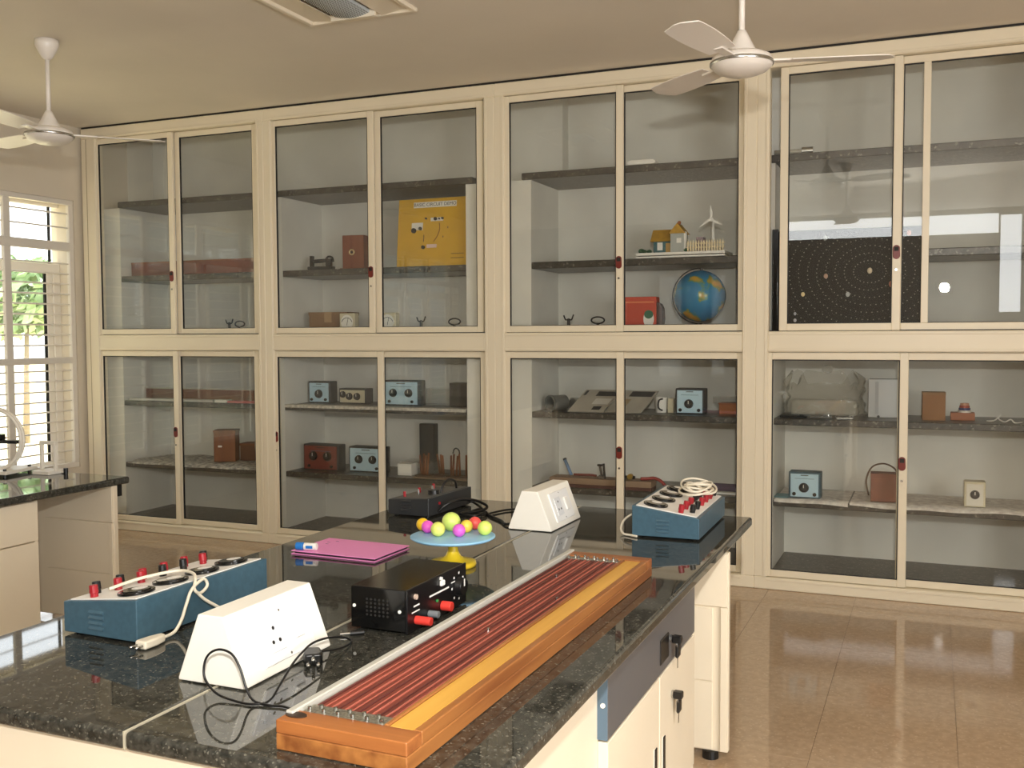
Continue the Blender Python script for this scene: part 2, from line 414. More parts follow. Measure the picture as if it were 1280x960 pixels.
BN = ['beside the window', 'under the yellow circuit board', 'under the globe', 'under the black planet board']
for bi, (a, b) in enumerate(BAYS):
    for nm, z0, z1 in SH:
        yb = YB
        ya = {'top': 6.215, 'waist': 6.199}.get(nm, 6.236)
        a2, b2 = (a, b) if nm != 'top' else (a - .06 if bi else a, b + .06)
        lab = SLAB.get((bi, nm)) or ('granite floor slab of the lower cabinet ' if nm == 'deck' else 'granite slab at waist height ') + BN[bi]
        if nm == 'high' and bi == 3: pass
        tag(B(a2, ya, z0, b2, yb, z1).build('granite_shelf', M_SHELF, bevel=.004, seg=1), lab, 'shelf', 'granite shelves in the niches')
    struct(B(a, 6.28, 0, b, YB, .05).build('trim_%d' % (bi + 1), M_NICHE), 'plinth under the cabinet')

# ------------------------------------------------------------------ aluminium glazed cabinet fronts
ZB0, ZB1, ZM0, ZM1, ZT0, ZT1 = 0.0, .075, 1.437, 1.56, 3.115, 3.2
CAB = ['cream aluminium glazed cabinet front beside the barred window', 'cream aluminium glazed cabinet front with the yellow circuit board behind it',
       'cream aluminium glazed cabinet front with the globe behind it', 'cream aluminium glazed cabinet front with the black planet board behind it']
# openings, and which posts belong to which cabinet
OPEN = [(-6.15, -4.605), (-4.472, -2.765), (-2.62, -1.06), (-.905, .64)]
POST = [(-6.30, -6.15, -4.605, -4.54), (-4.54, -4.472, -2.765, -2.69), (-2.69, -2.62, -1.06, -.98), (-.98, -.905, .64, .80)]
UP = [((-6.185, -5.395), (-5.40, -4.63)), ((-4.49, -3.622), (-3.628, -2.795)), ((-2.635, -1.812), (-1.862, -1.05)), ((-.846, -.172), (-.216, .63))]
LO = [((-6.185, -5.383), (-5.43, -4.64)), ((-4.50, -3.56), (-3.62, -2.775)), ((-2.635, -1.808), (-1.86, -1.05)), ((-.93, -.122), (-.18, .65))]
# x of the lock pulls (upper, lower) and z
LOCKS = [((-5.42, 2.01), (-5.412, .803)), ((-3.648, 1.993), (-4.474, .80)), ((-1.838, 2.002), (-1.834, .791)), ((-.196, 2.008), (-.15, .797))]
def sliding_door(root, ox, xa, xb, za, zb, rear, stile=.046):
    ya = Y0 + (.046 if rear else .014); yb = ya + .026
    yl = ya - Y0
    mb = MB()
    d = MB()
    d.box(xa - ox, yl, za, xa + stile - ox, yl + .026, zb); d.box(xb - stile - ox, yl, za, xb - ox, yl + .026, zb)
    d.box(xa + stile - ox, yl, za, xb - stile - ox, yl + .026, za + .042); d.box(xa + stile - ox, yl, zb - .042, xb - stile - ox, yl + .026, zb)
    o = d.build('sliding_door', M_CREAM, root, bevel=.003, seg=1)
    p = B(xa + stile - ox - .004, yl + .010, za + .038, xb - stile - ox + .004, yl + .015, zb - .038).build('pane', M_GLASS, o)
    g = MB()
    e = .006; X0, X1, Z0, Z1 = xa + stile - ox, xb - stile - ox, za + .042, zb - .042
    g.box(X0, yl + .006, Z0, X0 + e, yl + .018, Z1); g.box(X1 - e, yl + .006, Z0, X1, yl + .018, Z1)
    g.box(X0 + e, yl + .006, Z1 - e, X1 - e, yl + .018, Z1); g.box(X0 + e, yl + .006, Z0, X1 - e, yl + .018, Z0 + e * .6)
    g.build('gasket', M_GASKET, o)
    return o
for bi in range(4):
    pl0, pl1, pr0, pr1 = POST[bi]; ox = (pl0 + pr1) / 2
    root = thing('glazed_cabinet', CAB[bi], 'cabinet', (ox, Y0, 0), group='glazed cabinets along the wall')
    D = .08
    def bar(n, a, za, b, zb, ya=0.0, yb=D, m_=M_CREAM, bev=.004): return B(a - ox, ya, za, b - ox, yb, zb).build(n, m_, root, bevel=bev, seg=1)
    bar('post', pl0, ZB1, pl1, ZT0); bar('post', pr0, ZB1, pr1, ZT0)
    # raised stops on the posts
    for (a, b) in ((pl1 - .022, pl1 - .004), (pr0 + .004, pr0 + .022)):
        bar('bead', a, ZB1, b, ZT0, -.006, .0, M_CREAM, .002)
    if bi in (0,): bar('groove', pl0 + .05, ZB1, pl0 + .056, ZT0, -.001, .004, M_CREAM2, 0)
    bar('top_rail', pl0, ZT0, pr1, ZT1); bar('middle_rail', pl1, ZM0, pr0, ZM1); bar('bottom_rail', pl0, ZB0 + .001, pr1, ZB1)
    bar('gap_shade_strip', pl0, ZT1, pr1, ZC - .0005, .008, .03, M_GAP, 0)  # dark strip stands in for the shade in the gap below the ceiling
    bar('rail_bead', pl1, ZM0 + .006, pr0, ZM0 + .02, -.006, 0, M_CREAM, .002); bar('rail_bead', pl1, ZM1 - .02, pr0, ZM1 - .006, -.006, 0, M_CREAM, .002)
    bar('rail_bead', pl1, ZT0 + .006, pr0, ZT0 + .02, -.006, 0, M_CREAM, .002)
    bar('rail_bead', pl1, ZB1 - .02, pr0, ZB1 - .006, -.006, 0, M_CREAM, .002)
    bar('track', pl1, ZM1, pr0, ZM1 + .006, .04, .046, M_GAP, 0)
    ds = []
    for (f_, r_), za, zb in ((UP[bi], ZM1 + .003, ZT0 - .003), (LO[bi], ZB1 + .003, ZM0 - .003)):
        d1 = sliding_door(root, ox, f_[0], f_[1], za, zb, False); sliding_door(root, ox, r_[0], r_[1], za, zb, True); ds.append(d1)
    if bi == 3: B(-.064 - ox, .046, ZM1 + .045, -.026 - ox, .055, ZT0 - .045).build('muntin', M_CREAM, root, bevel=.002, seg=1)
    for (lx, lz), d in zip(LOCKS[bi], ds):
        if True:
            pr = [(lx - ox + .020 * math.cos(t) * (1 if abs(math.cos(t)) > .0 else 1), lz + .020 * math.sin(t) + (.02 if math.sin(t) > 0 else -.02)) for t in [2 * math.pi * k / 16 for k in range(16)]]
            lk = MB().prism(pr, .008, .0145).build('lock_pull', M_LOCK, d, bevel=.002, seg=1)
            B(lx - ox - .012, .006, lz + .006, lx - ox + .012, .0082, lz + .03).build('pull_recess', M_GAP, d)
            MB().cyl((lx - ox, .009, lz - .10), (lx - ox, .0142, lz - .10), .007, n=12).build('keyhole', M_STEEL, d)

# ------------------------------------------------------------------ ceiling fans and light
def fan(loc, label, ang):
    root = thing('ceiling_fan', label, 'fan', (loc[0], loc[1], loc[2]), group='white ceiling fans')
    drop = ZC - loc[2]
    MB().lathe([(0.001, drop), (.062, drop), (.064, drop - .03), (.05, drop - .06), (.03, drop - .095), (.014, drop - .11), (.001, drop - .11)]).build('canopy', M_FAN, root, smooth=True)
    MB().cyl((0, 0, .10), (0, 0, drop - .09), .0125, n=16).build('downrod', M_FAN, root, smooth=True)
    MB().lathe([(.001, .160), (.018, .155), (.03, .13), (.058, .075), (.072, .055), (.001, .055)]).build('lower_canopy', M_FAN, root, smooth=True)
    mo = MB().lathe([(.001, .062), (.09, .06), (.122, .045), (.13, .022), (.126, .008), (.105, -.012), (.07, -.026), (.03, -.033), (.001, -.034)], n=40).build('motor_housing', M_FAN, root, smooth=True)
    MB().lathe([(.1305, .026), (.1325, .022), (.1325, .016), (.1305, .012)], n=40).build('housing_band', M_STEEL, mo, smooth=True)
    bl = MB()
    sec = []
    N = 12
    for i in range(N + 1):
        t = i / N; x = .20 + t * .42; wd = .055 + .02 * math.sin(t * 2.4) ; tw = R(10 - 4 * t); rnd = 1 if t < .9 else math.sqrt(max(.05, 1 - ((t - .9) / .1) ** 2))
        for s_, zz in ((-1, .002), (1, .002), (1, -.002), (-1, -.002)):
            sec.append((x, s_ * wd * rnd * math.cos(tw), .03 + s_ * wd * rnd * math.sin(tw) + zz))
    fs = []
    for i in range(N):
        for k in range(4):
            k2 = (k + 1) % 4; fs.append((i * 4 + k, i * 4 + k2, i * 4 + 4 + k2, i * 4 + 4 + k))
    fs += [(0, 1, 2, 3), (N * 4 + 3, N * 4 + 2, N * 4 + 1, N * 4)]
    bl.add(sec, fs); bm_ = bl.mesh('blade', M_FAN)
    br = MB().box(.10, -.02, .024, .25, .02, .032).mesh('blade_bracket', M_FAN)
    for k in range(3):
        share('blade', bm_, root, (0, 0, 0), (0, 0, ang + k * 2 * math.pi / 3)); share('blade_bracket', br, root, (0, 0, 0), (0, 0, ang + k * 2 * math.pi / 3))
fan((-4.62, 4.26, 2.665), 'white ceiling fan hanging near the barred window corner', R(47))
fan((-.755, 4.30, 2.66), 'white ceiling fan hanging in front of the third and fourth cabinets', R(258))
fan((-.80, 1.80, 2.66), 'white ceiling fan over the bench, seen mirrored in the glass by the planet board', R(20))

# recessed square luminaire with curved perforated basket
lum = thing('ceiling_luminaire', 'square recessed ceiling light with a curved perforated centre basket', 'ceiling light', (-2.765, 4.28, ZC))
M_LUM = mat('luminaire_enamel', (236, 226, 206), .4)
w_ = .32
for (a, b, c, d) in ((-w_, -w_, w_, -w_ + .03), (-w_, w_ - .03, w_, w_), (-w_, -w_ + .03, -w_ + .03, w_ - .03), (w_ - .03, -w_ + .03, w_, w_ - .03)):
    B(a, b, -.022, c, d, .0).build('frame', M_LUM, lum, bevel=.004, seg=1)
for sgn in (-1, 1):
    pr = [(sgn * (w_ - .03), -.004), (sgn * .24, -.010), (sgn * .17, -.017), (sgn * .13, -.022), (sgn * .13, -.018), (sgn * .17, -.012), (sgn * .24, -.004), (sgn * (w_ - .03), -.001)]
    MB().prism(pr, -w_ + .03, w_ - .03).build('reflector_wing', M_LUM, lum, smooth=False)
pr = [(x * .1, -.026 - .016 * math.cos(x * math.pi / 2)) for x in [-1 + i / 6 for i in range(13)]] + [(.1, -.01), (-.1, -.01)]
bsk = MB().prism(pr, -w_ + .1, w_ - .1).build('basket', mat('basket_grey', (200, 208, 212), .5), lum)
dots = MB()
for i in range(-7, 8):
    for j in range(-14, 15):
        x = i / 7.5 + (.03 if j % 2 else 0); x = max(-.97, min(.97, x)); z = -.0265 - .016 * math.cos(x * math.pi / 2)
        dots.cyl((x * .1, j * .0145, z), (x * .1, j * .0145, z - .0008), .0032, n=6)
do = dots.build('perforation', M_GASKET, bsk); do['kind'] = 'stuff'
for sgn in (-1, 1): B(-.13, sgn * (w_ - .1) - .008, -.044, .13, sgn * (w_ - .1) + .008, -.003).build('basket_end', M_LUM, lum)

# ------------------------------------------------------------------ lab benches
def bench(ox, label, y_near, y_far, cab_end, panel_y, detail):
    """ox = X of the right edge of the worktop; worktop 1.487 wide"""
    root = thing('lab_bench', label, 'bench', (ox, (y_near + y_far) / 2, 0), group='granite topped lab benches')
    yc = (y_near + y_far) / 2
    def bx(n, x0, y0, z0, x1, y1, z1, m_, bev=.003, par=None, seg=1): return B(x0, y0 - yc, z0, x1, y1 - yc, z1).build(n, m_, par or root, bevel=bev, seg=seg)
    # granite: two slabs along the length with a sealed joint
    bx('granite_slab', -.7375, y_near, .762, 0, y_far, T_TOP, M_GRAN, .011, seg=4)
    bx('granite_slab', -1.487, y_near, .762, -.7405, y_far, T_TOP, M_GRAN, .011, seg=4)
    bx('joint_sealant', -.7405, y_near + .002, .765, -.7375, y_far - .002, .7996, M_SEAL, 0)
    # carcass
    bx('end_panel', -1.46, y_near + .018, .05, -.03, y_near + .075, .762, M_BENCH)
    bx('carcass', -1.40, y_near + .075, .09, -.075, cab_end - .02, .762, M_BENCH)
    bx('side_panel', -1.43, cab_end - .02, .05, -.05, cab_end, .762, M_BENCH)
    bx('cable_spine', -.80, cab_end, .30, -.68, panel_y, .762, M_BENCH)
    ep = bx('end_panel', -1.45, panel_y, .03, .006 if detail else -.02, panel_y + .03, .762, M_BENCH)
    # stepped fields on the end panel
    bx('panel_field', -.50, panel_y - .006, .035, -.05, panel_y, .285, M_BENCH, .002)
    bx('panel_field', -.50, panel_y - .006, .289, -.05, panel_y, .558, M_BENCH, .002)
    bx('panel_trim', -.50, panel_y - .012, .566, .004 if detail else -.022, panel_y, .760, M_BENCH, .002); bx('panel_trim', -.022, panel_y - .012, .035, .004 if detail else -.022, panel_y, .564, M_BENCH, .002) if detail else bx('panel_trim', -.046, panel_y - .012, .035, -.024, panel_y, .564, M_BENCH, .002)
    for xx in (-1.3, -.06):
        MB().cyl((xx, panel_y + .015 - yc, 0), (xx, panel_y + .015 - yc, .03), .03, n=20).build('foot', M_BLACK, root)
    for xx in (-1.3, -.15):
        for yy in (y_near + .12, cab_end - .1):
            MB().cyl((xx, yy - yc, 0), (xx, yy - yc, .09), .025, n=16).build('foot', M_BLACK, root)
    # cupboard unit with drawer on the right-hand face
    ya, yb = cab_end - .965, cab_end
    xf = -.048
    dr = bx('drawer_front', -.075, ya, .558, xf, yb, .752, M_GREY if detail else M_BENCH, .002)
    bx('edge_band', -.0755, ya - .0015, .558, xf - .0008, ya, .752, M_GREYEDGE if detail else M_BENCH, 0, dr)
    MB().cyl((-.06, ya - .0055 - yc, .645), (-.06, ya - .0015 - yc, .645), .006, n=12).build('screw_cap', M_WHITE, dr)
    ym = (ya + yb) / 2 + .02
    for (a, b, hside) in ((ya, ym - .003, 1), (ym + .003, yb, 0)):
        d = bx('door', -.075, a, .11 if detail else .012, xf, b, .552, M_BENCH, .002)
        hy = b - .055 if hside else a + .035
        bx('handle_slot', xf - .004, hy, .20, xf + .002, hy + .030, .36, M_BLACK, .004, d)
        bx('handle_rim', xf - .002, hy - .006, .195, xf + .001, hy, .365, M_WHITE, 0, d)
    def lock(par, y, z):
        MB().cyl((xf - .002, y - yc, z), (xf + .006, y - yc, z), .012, n=16).build('lock_barrel', M_STEEL, par)
        k = MB(); k.box(xf + .006, y - .013 - yc, z - .011, xf + .034, y + .013 - yc, z + .011); k.build('key', M_BLACK, par, bevel=.003, seg=1)
        k = MB(); k.box(xf + .012, y + .006 - yc, z - .062, xf + .022, y + .042 - yc, z - .020); k.build('spare_key', M_BLACK, par, bevel=.004, seg=1)
        k = MB(); k.box(xf + .015, y + .019 - yc, z - .095, xf + .0165, y + .027 - yc, z - .062); k.build('key_blade', M_STEEL, par)
        k = MB().tube([(xf + .018, y + .02 * math.cos(t) * .5 + .012 - yc, z - .016 + .012 * math.sin(t)) for t in [2 * math.pi * i / 10 for i in range(10)]], .0012, n=5, closed=True, sub=2); k.build('key_ring', M_STEEL, par)
    if detail:
        lock(dr, 2.93, .63); lock(d, 2.945, .455)
        sl = bx('slot_handle', xf - .003, 2.80, .585, xf + .003, 2.90, .66, M_BLACK, .006, dr)
    bx('bracket', -.06, panel_y + .03, .70, -.02, panel_y + .06, .762, M_BLACK, 0)
    bx('modesty_rail', -1.2, panel_y + .03, .64, -.2, panel_y + .05, .76, M_BENCH)
    return root
bench(-.667, 'black granite topped lab bench holding the wooden wire board and instruments', 1.43, 4.117, 3.26, 3.576, True)
bench(-3.955, 'black granite topped lab bench in front of the barred window', 1.43, 4.12, 3.56, 4.02, False)

# ------------------------------------------------------------------ objects on the main bench
Z = T_TOP + .0005
# ten wire board (wooden potentiometer)
M_OAK = wood('orange_oak', (172, 114, 60), (128, 75, 38), 'Y', 30, .32)
M_OAKX = wood('orange_oak_end', (176, 112, 60), (142, 82, 42), 'X', 30, .32)
M_YEL = wood('yellow_scale_wood', (226, 176, 82), (204, 150, 60), 'Y', 20, .35)
M_REDWOOD = wood('red_wire_bed', (150, 76, 60), (92, 48, 42), 'Y', 34, .45, .03)
L_ = 1.525; W_ = .272
pb = thing('wire_board', 'long orange wooden board strung with red wires and a yellow scale strip', 'apparatus', (-.938, 2.232, Z), rz=R(-.9))
hx, hy_ = W_ / 2, L_ / 2
B(-hx, -hy_, 0, hx, hy_, .030).build('base_board', M_OAK, pb, bevel=.002, seg=1)
B(-hx, -hy_, .030, hx, -hy_ + .055, .056).build('end_block', M_OAKX, pb, bevel=.003)
B(-hx, hy_ - .06, .030, hx, hy_, .056).build('end_block', M_OAKX, pb, bevel=.003)
B(.118, -hy_ + .055, .030, hx, hy_ - .06, .056).build('side_rail', M_OAK, pb, bevel=.003)
B(.058, -hy_ + .055, .030, .068, hy_ - .06, .057).build('ridge', M_OAK, pb, bevel=.002, seg=1)
B(.068, -hy_ + .055, .030, .118, hy_ - .06, .0545).build('scale_strip', M_YEL, pb, bevel=.002, seg=1)
bed = B(-.118, -hy_ + .055, .030, .058, hy_ - .06, .049).build('wire_bed', M_REDWOOD, pb)
B(-hx, -hy_ + .03, .030, -.120, hy_ + .004, .062).build('metre_scale', mat('scale_grey', (190, 188, 178), .35), pb, bevel=.002, seg=1)
wr = [mat('wire_red', (172, 94, 78), .4), mat('wire_maroon', (92, 46, 42), .4)]
for i in range(12):
    x = -.110 + i * .0146
    MB().cyl((x, -hy_ + .06, .0505), (x, hy_ - .065, .0505), .0016 if i % 2 else .0022, n=6).build('wire', wr[0] if i % 3 else wr[1], pb)
M_TIN = mat('tinned_strip', (186, 182, 166), .35, .7, var=.3, scale=200)
for (ya, yb, zz) in ((-hy_ + .052, -hy_ + .095, .0515), (hy_ - .085, hy_ - .055, .0515)):
    st = B(-.118, ya, .049, .056, yb, zz + .002).build('connector_strip', M_TIN, pb, bevel=.001, seg=1)
    for i in range(11):
        x = -.108 + i * .0155
        MB().cyl((x, (ya + yb) / 2 + (.008 if i % 2 else -.008), zz), (x, (ya + yb) / 2 + (.008 if i % 2 else -.008), zz + .009), .0042, n=10).build('screw', M_STEEL, st)
MB().prism([(-.112 + .022 * math.cos(t), -hy_ + .03 + .013 * math.sin(t)) for t in [2 * math.pi * k / 20 for k in range(20)]], .056, .0575, 'Z').build('name_plate', mat('dark_bronze', (70, 52, 40), .35, .5), pb)
for (x, y) in ((-.02, -.1), (.03, .22), (-.06, .45)): MB().cyl((x, y, .049), (x, y, .055), .004, n=8).build('bed_screw', M_STEEL, pb)

# sloping-panel instrument cases (blue and black)
def slope_case(name, label, loc, w, L, h_left, h_right, high_left, body_m, rz=0.0, dress=True):
    root = thing(name, label, 'instrument', loc, rz, group='sloping panel instrument cases')
    body = MB().prism([(-w / 2, .006), (w / 2, .006), (w / 2, h_right), (-w / 2, h_left)], -L / 2, L / 2).build('case', body_m, root, bevel=.003)
    sl = math.atan2(h_right - h_left, w); zm = (h_left + h_right) / 2
    Mx = Matrix.Translation((0, 0, zm)) @ Matrix.Rotation(-sl, 4, 'Y')
    pw, pl = w / 2 - .012, L / 2 - .012
    panel = MB().box(-pw, -pl, 0, pw, pl, .0025, Mx).build('panel', M_WHITE2 if dress else mat('grey_panel', (84, 84, 82), .45), root)
    hs = -1 if high_left else 1
    for sx in (-1, 1):
        for sy in (-1, 1): MB().cyl((sx * (w / 2 - .025), sy * (L / 2 - .03), 0), (sx * (w / 2 - .025), sy * (L / 2 - .03), .007), .01, n=12).build('foot', M_BLACK, root)
    for i in range(4):
        lz = .022 + i * .0135
        for e in (-1, 1):
            q = MB().prism([(e * L / 2, lz), (e * (L / 2 + .005), lz + .002), (e * L / 2, lz + .008)], -.024 - .01, .024 - .01, 'X'); q.build('louver', body_m, root)
    def P(u, v, z0, z1): return (Mx @ Vector((u, v, z0)), Mx @ Vector((u, v, z1)))
    if dress:
        for k in range(4):                        # round meters along the high side
            v = -pl + (k + .5) * 2 * pl / 4; u = hs * pw * .48
            a, b = P(u, v, .0025, .010); d = MB().cyl(a, b, min(.046, pl / 4 * .9), n=28).build('meter_rim', M_GLOSSBLACK, root, smooth=False, bevel=.002)
            a, b = P(u, v, .010, .0125); MB().cyl(a, b, .036, n=28).build('meter_glass', M_DIALGLASS, d)
            a, b = P(u, v + .012, .0125, .0128); MB().cyl(a, b, .02, n=20).build('meter_scale', M_WHITE2, d)
        rnd = random.Random(len(label))
        for k in range(12):                       # terminals along the low side
            v = -pl + .02 + k * (2 * pl - .04) / 11; u = -hs * pw * (.45 + .3 * (k % 2))
            mm = [M_RED, M_BLACK, M_RED, M_BLACK, M_RED][k % 5]
            a, b = P(u, v, .0025, .012); t_ = MB().cyl(a, b, .010, n=12).build('terminal', mm, root)
            a, b = P(u, v, .012, .033); MB().cyl(a, b, .0115, .0105, n=12).build('terminal_cap', mm, t_, bevel=.0015, seg=1)
    return root, Mx, P
b1, b1M, b1P = slope_case('meter_trainer', 'long blue instrument case with white plug cord, beside the near white socket box', (-1.883, 2.105, Z), .243, .50, .083, .110, False, M_BLUE, rz=R(-1.5))
b2, b2M, b2P = slope_case('meter_trainer', 'blue instrument case with coiled cream cord at the far corner of the bench', (-.893, 3.815, Z), .250, .53, .118, .082, True, M_BLUE, rz=R(1))
b3, b3M, b3P = slope_case('switch_case', 'black sloping instrument case with carrying loop behind the ball stand', (-1.972, 3.79, Z), .195, .37, .067, .080, False, mat('charcoal_paint', (44, 46, 48), .4), rz=R(-3), dress=False)
# black case dressing
for k in range(5):
    a, b = b3P(-.05 + (k % 2) * .03, -.13 + k * .06, .0025, .024); t_ = MB().cyl(a, b, .006, n=10).build('toggle', M_STEEL if k % 2 else M_RED, b3)
a, b = b3P(.05, -.06, .0025, .02); MB().cyl(a, b, .024, n=20).build('selector_knob', M_BLACK, b3)
q = [b3P(.06, -.02, .0, .0)[0], b3P(.065, .0, 0, .035)[1], b3P(.065, .05, 0, .05)[1], b3P(.065, .10, 0, .035)[1], b3P(.06, .12, 0, 0)[0]]
MB().tube(q, .005, n=8).build('carrying_loop', M_BLACK, b3, smooth=True)
MB().cyl((.0975, -.10, .05), (.103, -.10, .05), .006, n=10).build('indicator', M_RED, b3)

# cords
def cord(name, label, pts, r, m_, cat='cord', n=8):
    return tag(MB().tube(pts, r, n=n).build(name, m_, smooth=True), label, cat)
wc = thing('plug_cord', 'cream power cord with two-pin plug draped off the long blue instrument', 'cord', (-1.735, 1.90, Z))
def rel(pts, o): return [(p[0] - o[0], p[1] - o[1], p[2] - o[2]) for p in pts]
o_ = (-1.735, 1.90, Z)
MB().tube(rel([(-1.93, 1.93, .905), (-1.91, 2.02, .914), (-1.86, 2.10, .920), (-1.80, 2.09, .922), (-1.765, 2.06, .915), (-1.752, 2.04, .895), (-1.750, 2.06, .880), (-1.752, 2.09, .893), (-1.756, 2.08, .912), (-1.751, 2.03, .897), (-1.744, 2.00, .866), (-1.738, 1.975, .835), (-1.735, 1.945, .812), (-1.735, 1.905, .8085), (-1.733, 1.89, .812)], o_), .0042, n=10).build('cable', M_CORD, wc, smooth=True)
MB().tube(rel([(-1.752, 2.05, .884), (-1.745, 2.07, .862), (-1.738, 2.10, .84), (-1.735, 2.14, .816), (-1.73, 2.18, .806)], o_), .0042, n=10).build('cable', M_CORD, wc, smooth=True)
plug = MB().prism([(-.017, .10), (-.012, .06), (-.014, .02), (-.02, .0), (-.02, -.022), (.02, -.022), (.02, 0), (.014, .02), (.012, .06), (.017, .10)][:0] or [(-.008, .045), (-.017, .012), (-.018, -.03), (.018, -.03), (.017, .012), (.008, .045)], .001, .022, 'Z')
pg = plug.build('plug', M_CORD, wc, bevel=.006, seg=3, loc=(0.003, -.045, 0), rot=(0, 0, R(-4)))
for s_ in (-.009, .009): MB().cyl((s_, -.03, .011), (s_, -.052, .011), .0028, n=10).build('pin', M_STEEL, pg, smooth=True)
# coiled cord on the far blue case
M0 = Matrix.Translation(b2.location) @ b2.rotation_euler.to_matrix().to_4x4() @ b2M
pts = []
for i in range(46):
    t = i / 45 * 5 * 2 * math.pi; rr = .055 + .012 * math.sin(t * .37)
    pts.append(M0 @ Vector((.045 + rr * 1.0 * math.cos(t) + .008 * math.sin(t * 1.7), .08 + 1.5 * rr * math.sin(t), .034 + .012 * math.sin(i * .9) + .0007 * i)))
cord('coiled_cord', 'cream power cord coiled on top of the far blue instrument', pts, .0042, M_CORD)
cord('cord_tail', 'cream cord loop hanging down the side of the far blue instrument', [(-1.018, 3.70, .86), (-1.045, 3.68, .862), (-1.068, 3.64, .845), (-1.070, 3.60, .82), (-1.05, 3.565, .8065), (-1.02, 3.55, .806), (-.99, 3.535, .806)], .0042, M_CORD)

# white socket boxes
def socket_box(label, loc, rz=0.0):
    root = thing('socket_box', label, 'socket box', loc, rz, group='white socket boxes')
    wb, wt, h, L = .178, .066, .152, .325
    MB().prism([(-wb / 2, .002), (wb / 2, .002), (wb / 2, .008), (wt / 2, h), (-wt / 2, h), (-wb / 2, .008)], -L / 2, L / 2).build('housing', M_WHITE, root, bevel=.003)
    sl = math.atan2(wb / 2 - wt / 2, h); nx, nz = math.cos(sl), math.sin(sl)
    Mx = Matrix.Translation(((wb + wt) / 4, 0, h / 2)) @ Matrix.Rotation(math.pi / 2 - sl, 4, 'Y')
    pl = MB().box(-.058, -.085, 0, .058, .105, .007, Mx).build('switch_plate', mat('plate_white', (238, 238, 236), .3), root, bevel=.002)
    MB().box(-.035, -.06, .007, .035, .0, .010, Mx).build('socket_face', mat('socket_grey_white', (222, 224, 226), .3), pl, bevel=.001, seg=1)
    for (u, v) in ((-.018, -.03), (.012, -.042), (.012, -.018)):
        a = Mx @ Vector((u, v, .010)); b = Mx @ Vector((u, v, .0105)); MB().cyl(a, b, .0045, n=12).build('socket_hole', M_BLACK, pl)
    MB().box(-.025, .035, .007, .025, .07, .014, Mx).build('switch_rocker', M_WHITE2, pl, bevel=.002, seg=1)
    for u in (-.05, .05):
        a = Mx @ Vector((u, .01, .007)); b = Mx @ Vector((u, .01, .0078)); MB().cyl(a, b, .003, n=10).build('screw', M_STEEL, pl)
    B(-wb / 2 + .02, -L / 2 + .03, 0, wb / 2 - .02, L / 2 - .03, .002).build('base_plate', M_GASKET, root)
    return root
socket_box('white wedge-topped socket box in front, with black cord looped before it', (-1.414, 1.856, Z))
socket_box('white wedge-topped socket box at the far end, behind the wire board', (-1.403, 3.675, Z), R(-1))

# black bench power supply
ps = thing('power_supply', 'glossy black bench power supply with red terminal and white markings', 'power supply', (-1.275, 2.33, Z), R(-.5))
hx, hy2, hh = .083, .165, .113
body = B(-hx, -hy2, .006, hx - .006, hy2, hh).build('case', M_GLOSSBLACK, ps, bevel=.003)
fp = B(hx - .006, -hy2 - .002, .004, hx, hy2 + .002, hh + .001).build('front_panel', mat('panel_black', (18, 18, 20), .3), ps, bevel=.001, seg=1)
hole = MB().cyl((0, 0, 0), (0, -.0008, 0), .0032, n=8).mesh('vent_hole', M_GAP)
for i in range(6):
    for j in range(5): share('vent_hole', hole, body, (-.035 + i * .012, -hy2, .042 + j * .010))
for (x, z) in ((-.072, .062), (.06, .058)): MB().cyl((x, -hy2 - .002, z), (x, -hy2, z), .0045, n=12).build('screw', M_WHITE, body)
for (x, y) in ((-.06, -.14), (.06, -.14), (-.06, .14), (.06, .14)): MB().cyl((x, y, 0), (x, y, .006), .01, n=12).build('foot', M_BLACK, ps)
t1 = MB().cyl((hx, -.125, .030), (hx + .045, -.125, .030), .011, n=16).build('terminal', M_REDB, fp, bevel=.002)
t2 = MB().cyl((hx, .02, .030), (hx + .03, .02, .030), .013, n=16).build('terminal', M_REDB, fp, bevel=.002)
t3 = MB().cyl((hx, -.055, .028), (hx + .03, -.055, .028), .009, n=16).build('terminal', mat('grey_plastic', (128, 134, 138), .4), fp, bevel=.002)
kn = MB().cyl((hx, .115, .060), (hx + .02, .115, .060), .026, .023, n=24).build('voltage_knob', M_BLACK, fp, bevel=.002)
B(hx + .02, .112, .062, hx + .0205, .118, .082).build('pointer', M_WHITE2, kn)
sw = B(hx, .005, .085, hx + .008, .025, .099).build('rocker_switch', M_WHITE2, fp, bevel=.002, seg=1)
MB().cyl((hx, .012, .104), (hx + .005, .012, .104), .005, n=12).build('pilot_lamp', M_WHITE2, fp)
MB().cyl((hx, -.128, .090), (hx + .006, -.128, .090), .007, n=12).build('fuse_cap', mat('fuse_beige', (200, 178, 160), .4), fp)
for (a, b, z, t_) in ((-.135, -.105, .064, .004), (-.145, -.105, .050, .0035), (-.05, .06, .068, .0045), (.075, .10, .076, .003)):
    B(hx, a, z, hx + .0006, b, z + t_).build('print_line', M_WHITE2, fp)
for k in range(7):
    an = R(30 + k * 50); B(hx, .115 + .036 * math.cos(an) - .003, .060 + .036 * math.sin(an) - .003, hx + .0006, .115 + .036 * math.cos(an) + .003, .060 + .036 * math.sin(an) + .003).build('dial_mark', M_WHITE2, fp)
MB().cyl((hx, -.01, .05), (hx + .004, -.01, .05), .004, n=10).build('green_lamp', mat('green_plastic', (60, 150, 80), .4), fp)

